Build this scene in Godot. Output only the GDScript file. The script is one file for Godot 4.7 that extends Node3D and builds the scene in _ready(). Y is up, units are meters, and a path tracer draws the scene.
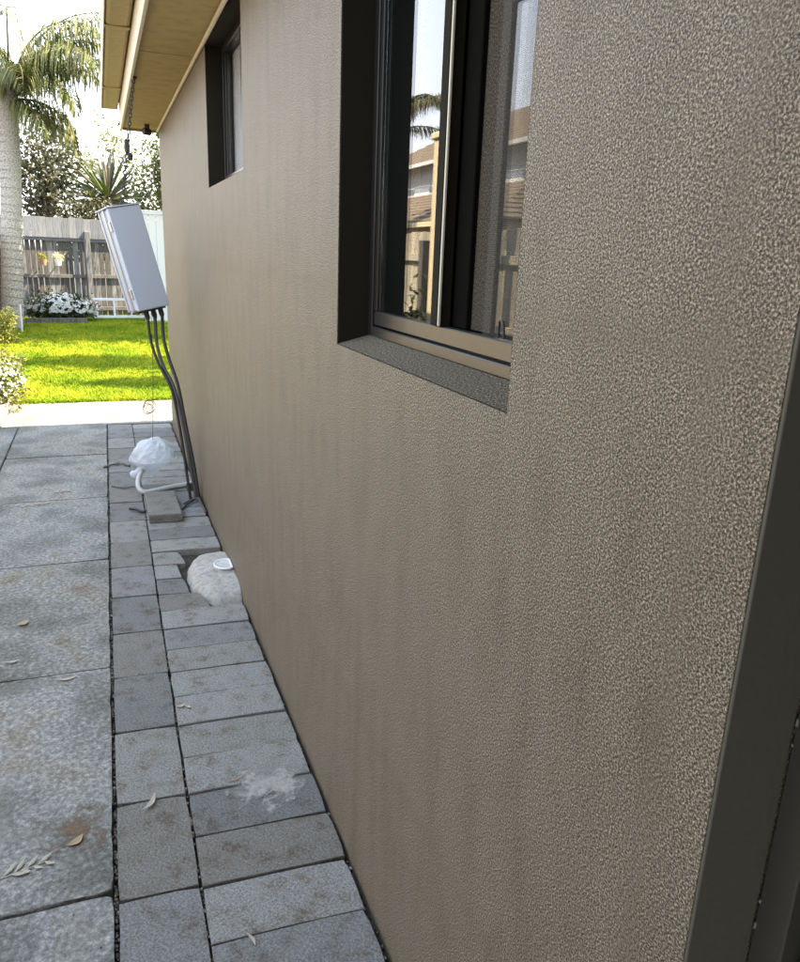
extends Node3D

# Side passage of a rendered house: path of pavers and slabs, hanging utility box, sunlit garden behind.
# The house wall is the plane x = WX, the camera stands at x = 0, z = 0 and looks towards -z; y is up, metres.

const WX := 0.526
const SOFFIT := 2.48
const END := -7.10

var M := {}
var used := {}
var boxes := {}
var rng := RandomNumberGenerator.new()


# ---------------------------------------------------------------- mesh builder
class MB:
	var v := PackedVector3Array()
	var n := PackedVector3Array()
	var c := PackedColorArray()
	var col := Color(1, 1, 1)

	func tri(a: Vector3, b: Vector3, d: Vector3, na: Vector3, nb: Vector3, nd: Vector3) -> void:
		var f := (b - a).cross(d - a)
		if f.dot(na + nb + nd) > 0.0:
			v.append_array([a, d, b]); n.append_array([na, nd, nb])
		else:
			v.append_array([a, b, d]); n.append_array([na, nb, nd])
		c.append(col); c.append(col); c.append(col)

	func flat(a: Vector3, b: Vector3, d: Vector3, hint: Vector3) -> void:
		var f := (b - a).cross(d - a)
		if f.length_squared() < 1e-16: return
		f = f.normalized()
		if f.dot(hint) < 0.0: f = -f
		tri(a, b, d, f, f, f)

	func quad(a: Vector3, b: Vector3, d: Vector3, e: Vector3, hint: Vector3) -> void:
		flat(a, b, d, hint); flat(a, d, e, hint)

	func box(lo: Vector3, hi: Vector3) -> void:
		var p := func(i: int) -> Vector3: return Vector3(hi.x if i & 1 else lo.x, hi.y if i & 2 else lo.y, hi.z if i & 4 else lo.z)
		quad(p.call(0), p.call(2), p.call(6), p.call(4), Vector3.LEFT)
		quad(p.call(1), p.call(3), p.call(7), p.call(5), Vector3.RIGHT)
		quad(p.call(0), p.call(1), p.call(5), p.call(4), Vector3.DOWN)
		quad(p.call(2), p.call(3), p.call(7), p.call(6), Vector3.UP)
		quad(p.call(0), p.call(1), p.call(3), p.call(2), Vector3.FORWARD)
		quad(p.call(4), p.call(5), p.call(7), p.call(6), Vector3.BACK)

	# prism over a convex quad (xz corners in order), chamfered top edge
	func slab(p: Array, y0: float, y1: float, bev: float) -> void:
		var mid := Vector3.ZERO
		for q in p: mid += q
		mid /= p.size()
		var k := p.size()
		var top := []; var edge := []; var low := []
		for i in k:
			var a: Vector3 = p[i]
			var prev: Vector3 = p[(i + k - 1) % k]
			var next: Vector3 = p[(i + 1) % k]
			var inw := ((prev - a).normalized() + (next - a).normalized()) * bev
			top.append(Vector3(a.x + inw.x, y1, a.z + inw.z))
			edge.append(Vector3(a.x, y1 - bev, a.z))
			low.append(Vector3(a.x, y0, a.z))
		for i in k:
			var j := (i + 1) % k
			var out: Vector3 = ((edge[i] + edge[j]) / 2 - mid); out.y = 0
			quad(top[i], top[j], edge[j], edge[i], out.normalized() + Vector3.UP)
			quad(edge[i], edge[j], low[j], low[i], out)
		for i in range(1, k - 1): flat(top[0], top[i], top[i + 1], Vector3.UP)

	# the corners of a slab with its sides broken into short worn stretches
	func worn(p: Array, per: int, r: RandomNumberGenerator, amount: float) -> Array:
		var out := []
		for i in p.size():
			var a: Vector3 = p[i]
			var b: Vector3 = p[(i + 1) % p.size()]
			var side := (b - a).cross(Vector3.UP).normalized()
			var mid: Vector3 = (p[0] + p[2]) / 2
			if side.dot(mid - a) < 0: side = -side
			out.append(a + (mid - a).normalized() * r.randf_range(0.0, 2.0) * amount)
			for k in range(1, per):
				out.append(a.lerp(b, (k + r.randf_range(-0.3, 0.3)) / per) + side * r.randf_range(0.0, 1.0) * r.randf() * amount)
		return out

	func tube(pts: Array, rad, sides := 8, caps := true) -> void:
		var rings := []; var norms := []
		var up := Vector3(0.31, 0.2, 0.93)
		for i in pts.size():
			var t: Vector3 = (pts[mini(i + 1, pts.size() - 1)] - pts[maxi(i - 1, 0)]).normalized()
			var s := t.cross(up)
			if s.length() < 0.05: s = t.cross(Vector3.RIGHT)
			s = s.normalized(); up = s.cross(t).normalized()
			var r: float = rad[i] if rad is Array else rad
			var ring := []; var nn := []
			for k in sides:
				var an := TAU * k / sides
				var d := s * cos(an) + up * sin(an)
				ring.append(pts[i] + d * r); nn.append(d)
			rings.append(ring); norms.append(nn)
		for i in pts.size() - 1:
			for k in sides:
				var j := (k + 1) % sides
				tri(rings[i][k], rings[i + 1][k], rings[i + 1][j], norms[i][k], norms[i + 1][k], norms[i + 1][j])
				tri(rings[i][k], rings[i + 1][j], rings[i][j], norms[i][k], norms[i + 1][j], norms[i][j])
		if caps:
			for e in [0, pts.size() - 1]:
				var d: Vector3 = pts[0] - pts[1] if e == 0 else pts[-1] - pts[-2]
				for k in range(1, sides - 1): flat(rings[e][0], rings[e][k], rings[e][k + 1], d)

	# grid of points, smooth
	func grid(g: Array, hint_from = null, closed := false) -> void:
		var w: int = g[0].size(); var h := g.size()
		var nn := []
		for i in h:
			var row := []
			for j in w:
				var a: Vector3 = g[i][(j + 1) % w if closed else mini(j + 1, w - 1)] - g[i][(j - 1 + w) % w if closed else maxi(j - 1, 0)]
				var b: Vector3 = g[mini(i + 1, h - 1)][j] - g[maxi(i - 1, 0)][j]
				var f := a.cross(b)
				if f.length() < 1e-9: f = Vector3.UP
				f = f.normalized()
				var ref: Vector3 = (g[i][j] - hint_from) if hint_from != null else Vector3.UP
				if f.dot(ref) < 0: f = -f
				row.append(f)
			nn.append(row)
		for i in h - 1:
			for j in (w if closed else w - 1):
				var k := (j + 1) % w
				tri(g[i][j], g[i + 1][j], g[i + 1][k], nn[i][j], nn[i + 1][j], nn[i + 1][k])
				tri(g[i][j], g[i + 1][k], g[i][k], nn[i][j], nn[i + 1][k], nn[i][k])

	func leaf(p: Vector3, dir: Vector3, side: Vector3, l: float, w: float) -> void:
		var nn := dir.cross(side).normalized()
		var mid := p + dir * l * 0.45 - nn * w * 0.15
		var tip := p + dir * l + nn * w * -0.3
		var a := mid + side * w * 0.5 + nn * w * 0.2
		var b := mid - side * w * 0.5 + nn * w * 0.2
		flat(p, a, tip, nn); flat(p, tip, b, nn)

	func mesh() -> ArrayMesh:
		var arr := []
		arr.resize(Mesh.ARRAY_MAX)
		arr[Mesh.ARRAY_VERTEX] = v; arr[Mesh.ARRAY_NORMAL] = n; arr[Mesh.ARRAY_COLOR] = c
		var m := ArrayMesh.new()
		m.add_surface_from_arrays(Mesh.PRIMITIVE_TRIANGLES, arr)
		return m


# ---------------------------------------------------------------- naming helpers
func numbered(called: String) -> String:
	used[called] = used.get(called, -1) + 1
	return called if used[called] == 0 else "%s_%03d" % [called, used[called]]

func thing(called: String, label: String, category: String, at := Vector3.ZERO, group := "", kind := "") -> Node3D:
	var o := Node3D.new()
	o.name = numbered(called)
	o.position = at
	add_child(o)
	tag(o, label, category, group, kind)
	return o

func tag(o: Node, label: String, category: String, group := "", kind := "") -> void:
	o.set_meta("label", label)
	o.set_meta("category", category)
	if group: o.set_meta("group", group)
	if kind: o.set_meta("kind", kind)

func part(parent: Node, called: String, mesh, mat: Material, at := Vector3.ZERO) -> MeshInstance3D:
	var o := MeshInstance3D.new()
	o.name = called if parent != self else numbered(called)
	o.mesh = mesh.mesh() if mesh is MB else mesh
	o.material_override = mat
	o.position = at
	o.cast_shadow = GeometryInstance3D.SHADOW_CASTING_SETTING_ON
	parent.add_child(o, true)
	return o

func sub(parent: Node, called: String) -> Node3D:
	var o := Node3D.new()
	o.name = called
	parent.add_child(o, true)
	return o

func bar(parent: Node, called: String, lo: Vector3, hi: Vector3, mat: Material, bev := 0.003) -> MeshInstance3D:
	return part(parent, called, bevelled(hi - lo, bev), mat, (lo + hi) / 2)

# a box with chamfered edges, shared between alike pieces
func bevelled(size: Vector3, bev: float) -> ArrayMesh:
	var key := "%.4f %.4f %.4f %.4f" % [size.x, size.y, size.z, bev]
	if boxes.has(key): return boxes[key]
	var mb := MB.new()
	var h := size / 2
	var b := minf(bev, minf(h.x, minf(h.y, h.z)) * 0.8)
	var q := func(s: Vector3, ax: int) -> Vector3:
		var p := s * (h - Vector3.ONE * b)
		p[ax] = s[ax] * h[ax]
		return p
	for ax in 3:
		var u := (ax + 1) % 3
		var w := (ax + 2) % 3
		for s in [-1.0, 1.0]:
			var k := []
			for e in [[-1.0, -1.0], [1.0, -1.0], [1.0, 1.0], [-1.0, 1.0]]:
				var sg := Vector3.ZERO; sg[ax] = s; sg[u] = e[0]; sg[w] = e[1]
				k.append(q.call(sg, ax))
			var hint := Vector3.ZERO; hint[ax] = s
			mb.quad(k[0], k[1], k[2], k[3], hint)
			for t in [-1.0, 1.0]:
				var sa := Vector3.ZERO; sa[ax] = s; sa[u] = t; sa[w] = -1.0
				var sb := sa; sb[w] = 1.0
				var hh := Vector3.ZERO; hh[ax] = s; hh[u] = t
				mb.quad(q.call(sa, ax), q.call(sb, ax), q.call(sb, u), q.call(sa, u), hh)
	for i in 8:
		var sg := Vector3(1.0 if i & 1 else -1.0, 1.0 if i & 2 else -1.0, 1.0 if i & 4 else -1.0)
		mb.flat(q.call(sg, 0), q.call(sg, 1), q.call(sg, 2), sg)
	boxes[key] = mb.mesh()
	return boxes[key]


# ---------------------------------------------------------------- materials
func lin(r: float, g: float, b: float) -> Color:
	return Color(r, g, b).linear_to_srgb()

func noise(freq: float, octaves := 3, sd := 1, type := FastNoiseLite.TYPE_SIMPLEX_SMOOTH) -> FastNoiseLite:
	var f := FastNoiseLite.new()
	f.noise_type = type
	f.frequency = freq
	f.seed = sd
	f.fractal_octaves = octaves
	f.fractal_type = FastNoiseLite.FRACTAL_FBM if octaves > 1 else FastNoiseLite.FRACTAL_NONE
	return f

# many scales of almost equal weight, as in sand, cement and dirt
func gritty(freq: float, octaves: int, sd: int, gain := 0.75) -> FastNoiseLite:
	var f := noise(freq, octaves, sd)
	f.fractal_gain = gain
	f.fractal_lacunarity = 1.9
	return f

func ntex(f: FastNoiseLite, size: int, stops = null) -> NoiseTexture2D:
	var t := NoiseTexture2D.new()
	t.width = size
	t.height = size
	t.seamless = true
	t.noise = f
	t.generate_mipmaps = false
	if stops != null:
		var g := Gradient.new()
		var off := PackedFloat32Array(); var cols := PackedColorArray()
		for s in stops:
			off.append(s[0]); cols.append(s[1])
		g.offsets = off; g.colors = cols
		t.color_ramp = g
	return t

func mat(c: Color, rough := 0.8, metal := 0.0) -> StandardMaterial3D:
	var m := StandardMaterial3D.new()
	m.albedo_color = c
	m.roughness = rough
	m.metallic = metal
	return m

func planar(m: StandardMaterial3D, per_metre: float, world := true, second := 0.0) -> void:
	m.uv1_triplanar = true
	m.uv1_world_triplanar = world
	m.uv1_scale = Vector3.ONE * per_metre
	m.uv1_triplanar_sharpness = 8.0
	if second > 0.0:
		m.uv2_triplanar = true
		m.uv2_world_triplanar = world
		m.uv2_scale = Vector3.ONE * second
		m.uv2_triplanar_sharpness = 8.0

func relief(m: StandardMaterial3D, t: Texture2D, cm: float) -> void:
	m.heightmap_enabled = true
	m.heightmap_texture = t
	m.heightmap_scale = cm

func over(m: StandardMaterial3D, t: Texture2D) -> void:
	m.detail_enabled = true
	m.detail_albedo = t
	m.detail_blend_mode = BaseMaterial3D.BLEND_MODE_MUL
	m.detail_uv_layer = BaseMaterial3D.DETAIL_UV_2

func grey(v: float, warm := 0.0) -> Color:
	return Color(v + warm, v, v - warm)

func build_materials() -> void:
	# textured acrylic render: sand grains of several tones, relief, and trowelled vertical drag
	var grain := ntex(gritty(0.13, 4, 11, 0.8), 2048, [[0.0, lin(0.008, 0.006, 0.0038)], [0.3, lin(0.037, 0.029, 0.0195)], [0.42, lin(0.092, 0.074, 0.0515)], [0.52, lin(0.170, 0.139, 0.099)], [0.61, lin(0.270, 0.223, 0.163)], [0.72, lin(0.49, 0.415, 0.315)], [1.0, lin(0.78, 0.69, 0.55)]])
	var cells := noise(0.13, 1, 5, FastNoiseLite.TYPE_CELLULAR)
	cells.cellular_return_type = FastNoiseLite.RETURN_DISTANCE
	cells.domain_warp_enabled = true
	cells.domain_warp_amplitude = 6.0
	cells.domain_warp_frequency = 0.09
	var bumps := ntex(cells, 2048)
	var dragn := noise(0.012, 6, 23)
	dragn.fractal_gain = 0.62
	var drag := ntex(dragn, 1024, [[0.0, Color(0.90, 0.893, 0.885)], [0.3, Color(0.962, 0.958, 0.954)], [0.5, Color(0.988, 0.986, 0.984)], [0.65, Color(1, 1, 1)], [1.0, Color(1, 1, 1)]])
	var render_mat := mat(Color(1, 1, 1), 0.55)
	render_mat.metallic_specular = 0.38
	render_mat.albedo_texture = grain
	relief(render_mat, bumps, -0.115)
	planar(render_mat, 0.98, true, 0.5)
	render_mat.uv2_scale = Vector3(0.75, 0.22, 0.75)
	over(render_mat, drag)
	M.render = render_mat
	# the sills: a darker tone than the wall on the same coarse render
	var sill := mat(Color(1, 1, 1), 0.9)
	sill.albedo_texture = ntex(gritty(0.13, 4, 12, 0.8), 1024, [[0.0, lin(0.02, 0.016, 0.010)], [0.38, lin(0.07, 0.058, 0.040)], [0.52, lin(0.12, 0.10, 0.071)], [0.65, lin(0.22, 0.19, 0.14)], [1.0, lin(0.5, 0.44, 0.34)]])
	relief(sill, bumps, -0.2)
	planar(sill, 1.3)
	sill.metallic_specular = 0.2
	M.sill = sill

	# concrete slabs: pale cement with lichen, grit and worn patches
	var con := ntex(gritty(0.03, 6, 31, 0.8), 1024, [[0.0, lin(0.085, 0.082, 0.073)], [0.34, lin(0.172, 0.167, 0.152)], [0.5, lin(0.235, 0.229, 0.21)], [0.64, lin(0.305, 0.298, 0.275)], [0.78, lin(0.43, 0.42, 0.392)], [1.0, lin(0.62, 0.61, 0.575)]])
	var con_h := ntex(noise(0.2, 4, 37), 1024)
	var con_big := ntex(noise(0.006, 5, 41), 1024, [[0.0, Color(0.72, 0.71, 0.68)], [0.4, Color(0.88, 0.88, 0.86)], [0.62, Color(1, 1, 1)], [0.76, Color(1.0, 0.98, 0.95)], [0.88, Color(0.93, 0.89, 0.83)], [1.0, Color(0.8, 0.7, 0.58)]])
	M.slab = []
	for i in 3:
		var m := mat([Color(1, 1, 1), Color(0.95, 0.95, 0.94), Color(0.98, 0.99, 1.0)][i], 0.9)
		m.albedo_texture = con
		relief(m, con_h, 0.12)
		planar(m, 1.25, true, 0.37)
		m.uv1_offset = Vector3(0.37 * i, 0.0, 0.61 * i)
		over(m, con_big)
		M.slab.append(m)

	# concrete pavers: bluish grey, rust-brown dirt, fine pits
	var pav := ntex(gritty(0.05, 5, 53, 0.85), 1024, [[0.0, lin(0.06, 0.06, 0.06)], [0.36, lin(0.208, 0.203, 0.189)], [0.55, lin(0.292, 0.286, 0.268)], [0.7, lin(0.37, 0.363, 0.343)], [0.82, lin(0.42, 0.415, 0.40)], [1.0, lin(0.6, 0.59, 0.57)]])
	var pav_h := ntex(noise(0.14, 4, 59), 1024)
	var mottle := noise(0.010, 6, 61)
	mottle.fractal_gain = 0.72
	var pav_big := ntex(mottle, 1024, [[0.0, Color(0.70, 0.63, 0.55)], [0.24, Color(0.86, 0.82, 0.77)], [0.36, Color(0.945, 0.93, 0.91)], [0.5, Color(0.98, 0.975, 0.965)], [0.75, Color(1, 1, 1)], [1.0, Color(0.98, 1.0, 1.0)]])
	M.paver = []
	for i in 6:
		var tint: Color = [Color(1, 1, 1), Color(0.90, 0.905, 0.92), Color(0.95, 0.95, 0.935), Color(0.82, 0.825, 0.83), Color(0.99, 1.0, 1.0), Color(0.86, 0.845, 0.82)][i]
		var m := mat(tint, 0.88)
		m.albedo_texture = pav
		relief(m, pav_h, 0.2)
		planar(m, 2.1, true, 0.8)
		m.uv1_offset = Vector3(0.21 * i, 0.0, 0.43 * i)
		m.uv2_offset = Vector3(0.31 * i, 0.0, 0.17 * i)
		over(m, pav_big)
		M.paver.append(m)

	var soil := mat(Color(1, 1, 1), 1.0)
	soil.albedo_texture = ntex(noise(0.06, 4, 71), 512, [[0.0, lin(0.015, 0.012, 0.009)], [0.5, lin(0.045, 0.036, 0.026)], [1.0, lin(0.11, 0.09, 0.065)]])
	planar(soil, 1.6)
	M.soil = soil
	var turf := mat(Color(1, 1, 1), 1.0)
	turf.albedo_texture = ntex(noise(0.05, 4, 73), 512, [[0.0, lin(0.03, 0.05, 0.01)], [0.5, lin(0.06, 0.11, 0.018)], [1.0, lin(0.10, 0.16, 0.03)]])
	planar(turf, 1.0)
	M.turf = turf
	var vc := mat(Color(1, 1, 1), 0.7)
	vc.vertex_color_use_as_albedo = true
	vc.backlight_enabled = true
	vc.backlight = Color(0.55, 0.6, 0.35)
	M.leaf = vc
	M.blade = vc.duplicate()
	M.blade.metallic_specular = 0.15
	var fl := mat(Color(1, 1, 1), 0.8)
	fl.vertex_color_use_as_albedo = true
	M.tint = fl

	# painted timber and fibre cement
	var board := ntex(noise(0.02, 4, 83), 512, [[0.0, grey(0.86)], [0.5, grey(0.97)], [1.0, grey(1.0)]])
	M.soffit = mat(lin(0.40, 0.295, 0.115), 0.75)
	M.soffit.albedo_texture = board
	planar(M.soffit, 0.9)
	M.fascia = mat(lin(0.72, 0.63, 0.47), 0.55)
	M.fascia.albedo_texture = board
	planar(M.fascia, 1.3)
	M.gutter = mat(lin(0.37, 0.28, 0.125), 0.5)
	M.gutter.albedo_texture = board
	planar(M.gutter, 1.7)
	M.trim = mat(lin(0.019, 0.017, 0.012), 0.85)
	M.trim.metallic_specular = 0.2
	M.reveal = mat(lin(0.10, 0.09, 0.068), 0.7)
	relief(M.reveal, ntex(noise(0.08, 3, 87), 512), 0.05)
	planar(M.reveal, 1.5)
	M.frame = mat(lin(0.018, 0.017, 0.015), 0.32)
	M.frame.metallic_specular = 0.35
	M.bronze = mat(lin(0.165, 0.16, 0.15), 0.30, 0.85)
	M.stile_shade = mat(lin(0.006, 0.006, 0.005), 0.9)  # near-black for the painted dark strip beside the meeting stile
	M.stile_shade.metallic_specular = 0.1
	M.chip = mat(lin(0.22, 0.2, 0.165), 0.8)
	M.cream_seal = mat(lin(0.62, 0.56, 0.44), 0.5)
	M.door = mat(lin(0.055, 0.05, 0.039), 0.5)
	var glass := mat(Color(0.9, 0.95, 0.95, 0.002), 0.0)
	glass.transparency = BaseMaterial3D.TRANSPARENCY_ALPHA
	M.glass = glass
	# woven fly screen: wires with open holes between them
	var im := Image.create(64, 64, false, Image.FORMAT_RGBA8)
	for y in 64:
		for x in 64:
			var wire: bool = x % 16 < 2 or y % 16 < 2
			im.set_pixel(x, y, Color(0.36, 0.345, 0.31, 0.95 if wire else 0.03))
	var scr := mat(Color(1, 1, 1), 0.7)
	scr.transparency = BaseMaterial3D.TRANSPARENCY_ALPHA
	scr.albedo_texture = ImageTexture.create_from_image(im)
	planar(scr, 1.0 / 0.011)
	M.screen = scr
	M.dark_screen = mat(Color(1, 1, 1), 0.9)  # grey screen mesh with the dark reflection behind it put into the colour
	M.dark_screen.albedo_texture = ntex(noise(0.2, 2, 91), 512, [[0.0, lin(0.012, 0.010, 0.007)], [0.5, lin(0.052, 0.045, 0.034)], [1.0, lin(0.15, 0.132, 0.10)]])
	planar(M.dark_screen, 2.2)
	M.dark_screen.metallic_specular = 0.15
	M.room = mat(lin(0.04, 0.037, 0.034), 0.9)
	M.curtain = mat(lin(0.66, 0.66, 0.66), 0.9)

	M.powder = mat(lin(0.48, 0.52, 0.58), 0.42)
	relief(M.powder, ntex(noise(0.12, 2, 95), 512), 0.008)
	planar(M.powder, 3.0, false)
	M.galv = mat(lin(0.55, 0.56, 0.57), 0.35, 0.7)
	M.steel = mat(lin(0.055, 0.05, 0.045), 0.55, 0.3)
	M.rubber = mat(lin(0.022, 0.021, 0.020), 0.55)
	M.rubber_grey = mat(lin(0.065, 0.06, 0.053), 0.6)
	M.pvc = mat(lin(0.52, 0.52, 0.50), 0.42)
	var bag := mat(Color(0.88, 0.90, 0.92, 0.72), 0.32)
	bag.transparency = BaseMaterial3D.TRANSPARENCY_ALPHA
	bag.backlight_enabled = true
	bag.backlight = Color(0.75, 0.78, 0.8)
	M.bag = bag
	var cem := mat(Color(1, 1, 1), 0.95)
	cem.albedo_texture = ntex(gritty(0.02, 6, 97, 0.8), 512, [[0.0, lin(0.2, 0.175, 0.14)], [0.3, lin(0.33, 0.305, 0.26)], [0.55, lin(0.42, 0.40, 0.36)], [1.0, lin(0.53, 0.51, 0.47)]])
	relief(cem, con_h, 0.15)
	planar(cem, 2.2)
	M.cement = cem

	# weathered palings: grain runs along the height
	M.paling = []
	for i in 4:
		var m := mat([Color(1, 1, 1), Color(0.86, 0.84, 0.82), Color(0.72, 0.7, 0.67), Color(0.93, 0.93, 0.95)][i], 0.9)
		m.albedo_texture = ntex(noise(0.03, 4, 101 + i), 256, [[0.0, lin(0.07, 0.068, 0.066)], [0.45, lin(0.165, 0.162, 0.158)], [1.0, lin(0.28, 0.28, 0.28)]])
		planar(m, 1.0, false)
		m.uv1_scale = Vector3(3.0, 0.35, 3.0)
		M.paling.append(m)
	M.paling_pale = []  # paler grey for the top row and top rail
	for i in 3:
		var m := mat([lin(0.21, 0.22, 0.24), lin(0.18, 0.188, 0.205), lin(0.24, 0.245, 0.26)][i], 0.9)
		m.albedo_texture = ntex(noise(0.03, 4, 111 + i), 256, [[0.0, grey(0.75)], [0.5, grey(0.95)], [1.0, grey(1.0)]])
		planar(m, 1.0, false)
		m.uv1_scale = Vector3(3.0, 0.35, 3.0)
		M.paling_pale.append(m)
	M.paling_tan = []
	for i in 3:
		var m := mat([lin(0.42, 0.37, 0.285), lin(0.36, 0.315, 0.245), lin(0.47, 0.42, 0.335)][i], 0.9)
		m.albedo_texture = M.paling_pale[i].albedo_texture
		planar(m, 1.0, false)
		m.uv1_scale = Vector3(3.0, 0.35, 3.0)
		M.paling_tan.append(m)
	M.timber = M.paling[1]
	M.white = mat(lin(0.74, 0.74, 0.72), 0.6)
	M.whitemetal = mat(lin(0.72, 0.73, 0.75), 0.4)
	M.rooftile = mat(Color(1, 1, 1), 0.85)
	M.rooftile.albedo_texture = ntex(noise(0.04, 4, 121), 512, [[0.0, lin(0.10, 0.075, 0.05)], [0.5, lin(0.2, 0.15, 0.1)], [1.0, lin(0.30, 0.24, 0.16)]])
	planar(M.rooftile, 0.5)
	M.nwall = mat(lin(0.56, 0.56, 0.56), 0.9)
	M.ncream = mat(lin(0.66, 0.56, 0.38), 0.8)
	var bark := mat(Color(1, 1, 1), 0.95)
	bark.albedo_texture = ntex(noise(0.05, 4, 131), 512, [[0.0, lin(0.07, 0.06, 0.05)], [0.5, lin(0.2, 0.18, 0.155)], [1.0, lin(0.4, 0.37, 0.33)]])
	relief(bark, con_h, 1.0)
	planar(bark, 1.4)
	M.bark = bark
	M.palmbark = mat(Color(1, 1, 1), 0.95)
	M.palmbark.albedo_texture = ntex(noise(0.05, 4, 133), 512, [[0.0, lin(0.12, 0.102, 0.085)], [0.5, lin(0.37, 0.335, 0.285)], [1.0, lin(0.55, 0.52, 0.46)]])
	planar(M.palmbark, 1.1)
	M.terracotta = mat(lin(0.30, 0.17, 0.10), 0.85)
	M.dryleaf = mat(lin(0.34, 0.25, 0.15), 0.8)
	M.paleleaf = mat(lin(0.40, 0.36, 0.28), 0.8)


# ---------------------------------------------------------------- start
func _ready() -> void:
	rng.seed = 20240
	# camera
	var cam := Camera3D.new()
	cam.name = "camera"
	cam.fov = 64.32
	cam.near = 0.05
	cam.far = 600.0
	add_child(cam)
	var bx := Vector3(0.9349, 0.0366, 0.3530)
	var by := Vector3(0.0660, 0.9592, -0.2748)
	var bz := bx.cross(by).normalized()
	by = bz.cross(bx).normalized()
	cam.transform = Transform3D(Basis(bx.normalized(), by, bz), Vector3(0, 1.55, 0))
	cam.current = true
	# sky
	var sky := ProceduralSkyMaterial.new()
	sky.sky_top_color = Color(0.72, 0.80, 0.91)
	sky.sky_horizon_color = Color(0.975, 0.965, 0.945)
	sky.sky_curve = 0.20
	sky.ground_bottom_color = Color(0.35, 0.33, 0.3)
	sky.ground_horizon_color = Color(0.6, 0.6, 0.58)
	sky.sky_energy_multiplier = 1.0
	sky.sun_angle_max = 12.0
	sky.sky_cover = ntex(noise(0.012, 5, 7), 512, [[0.0, Color(0, 0, 0, 0)], [0.56, Color(0.3, 0.3, 0.3, 0.0)], [0.72, Color(0.55, 0.55, 0.55, 0.5)], [1.0, Color(0.7, 0.7, 0.7, 0.9)]])
	sky.sky_cover_modulate = Color(1, 1, 1, 0.3)
	var env := Environment.new()
	env.background_mode = Environment.BG_SKY
	env.sky = Sky.new()
	env.sky.sky_material = sky
	env.tonemap_mode = Environment.TONE_MAPPER_LINEAR
	env.tonemap_exposure = 5.0
	env.sdfgi_enabled = true
	env.ssao_enabled = true
	env.ssil_enabled = true
	var we := WorldEnvironment.new()
	we.name = "world_environment"
	we.environment = env
	add_child(we)
	# sun: behind the house, a little towards the camera's back
	var sun := DirectionalLight3D.new()
	sun.name = "sun"
	sun.light_energy = 1.6
	sun.light_color = Color(1.0, 0.93, 0.81)
	sun.light_angular_distance = 0.53
	sun.shadow_enabled = true
	add_child(sun)
	sun.look_at_from_position(Vector3(1.0, 1.2, 0.06), Vector3.ZERO)

	build_materials()
	build_ground()
	build_house()
	build_neighbours()
	build_added_canopy()
	build_fences()
	build_garden()
	build_trees()
	build_utility()
	build_small()


# ---------------------------------------------------------------- ground, paths, lawn
func xl(z: float) -> float: return -0.066 + 0.006 * (-z - 1.5)
func xm(z: float) -> float: return 0.136 + 0.008 * (-z - 1.5)

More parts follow.
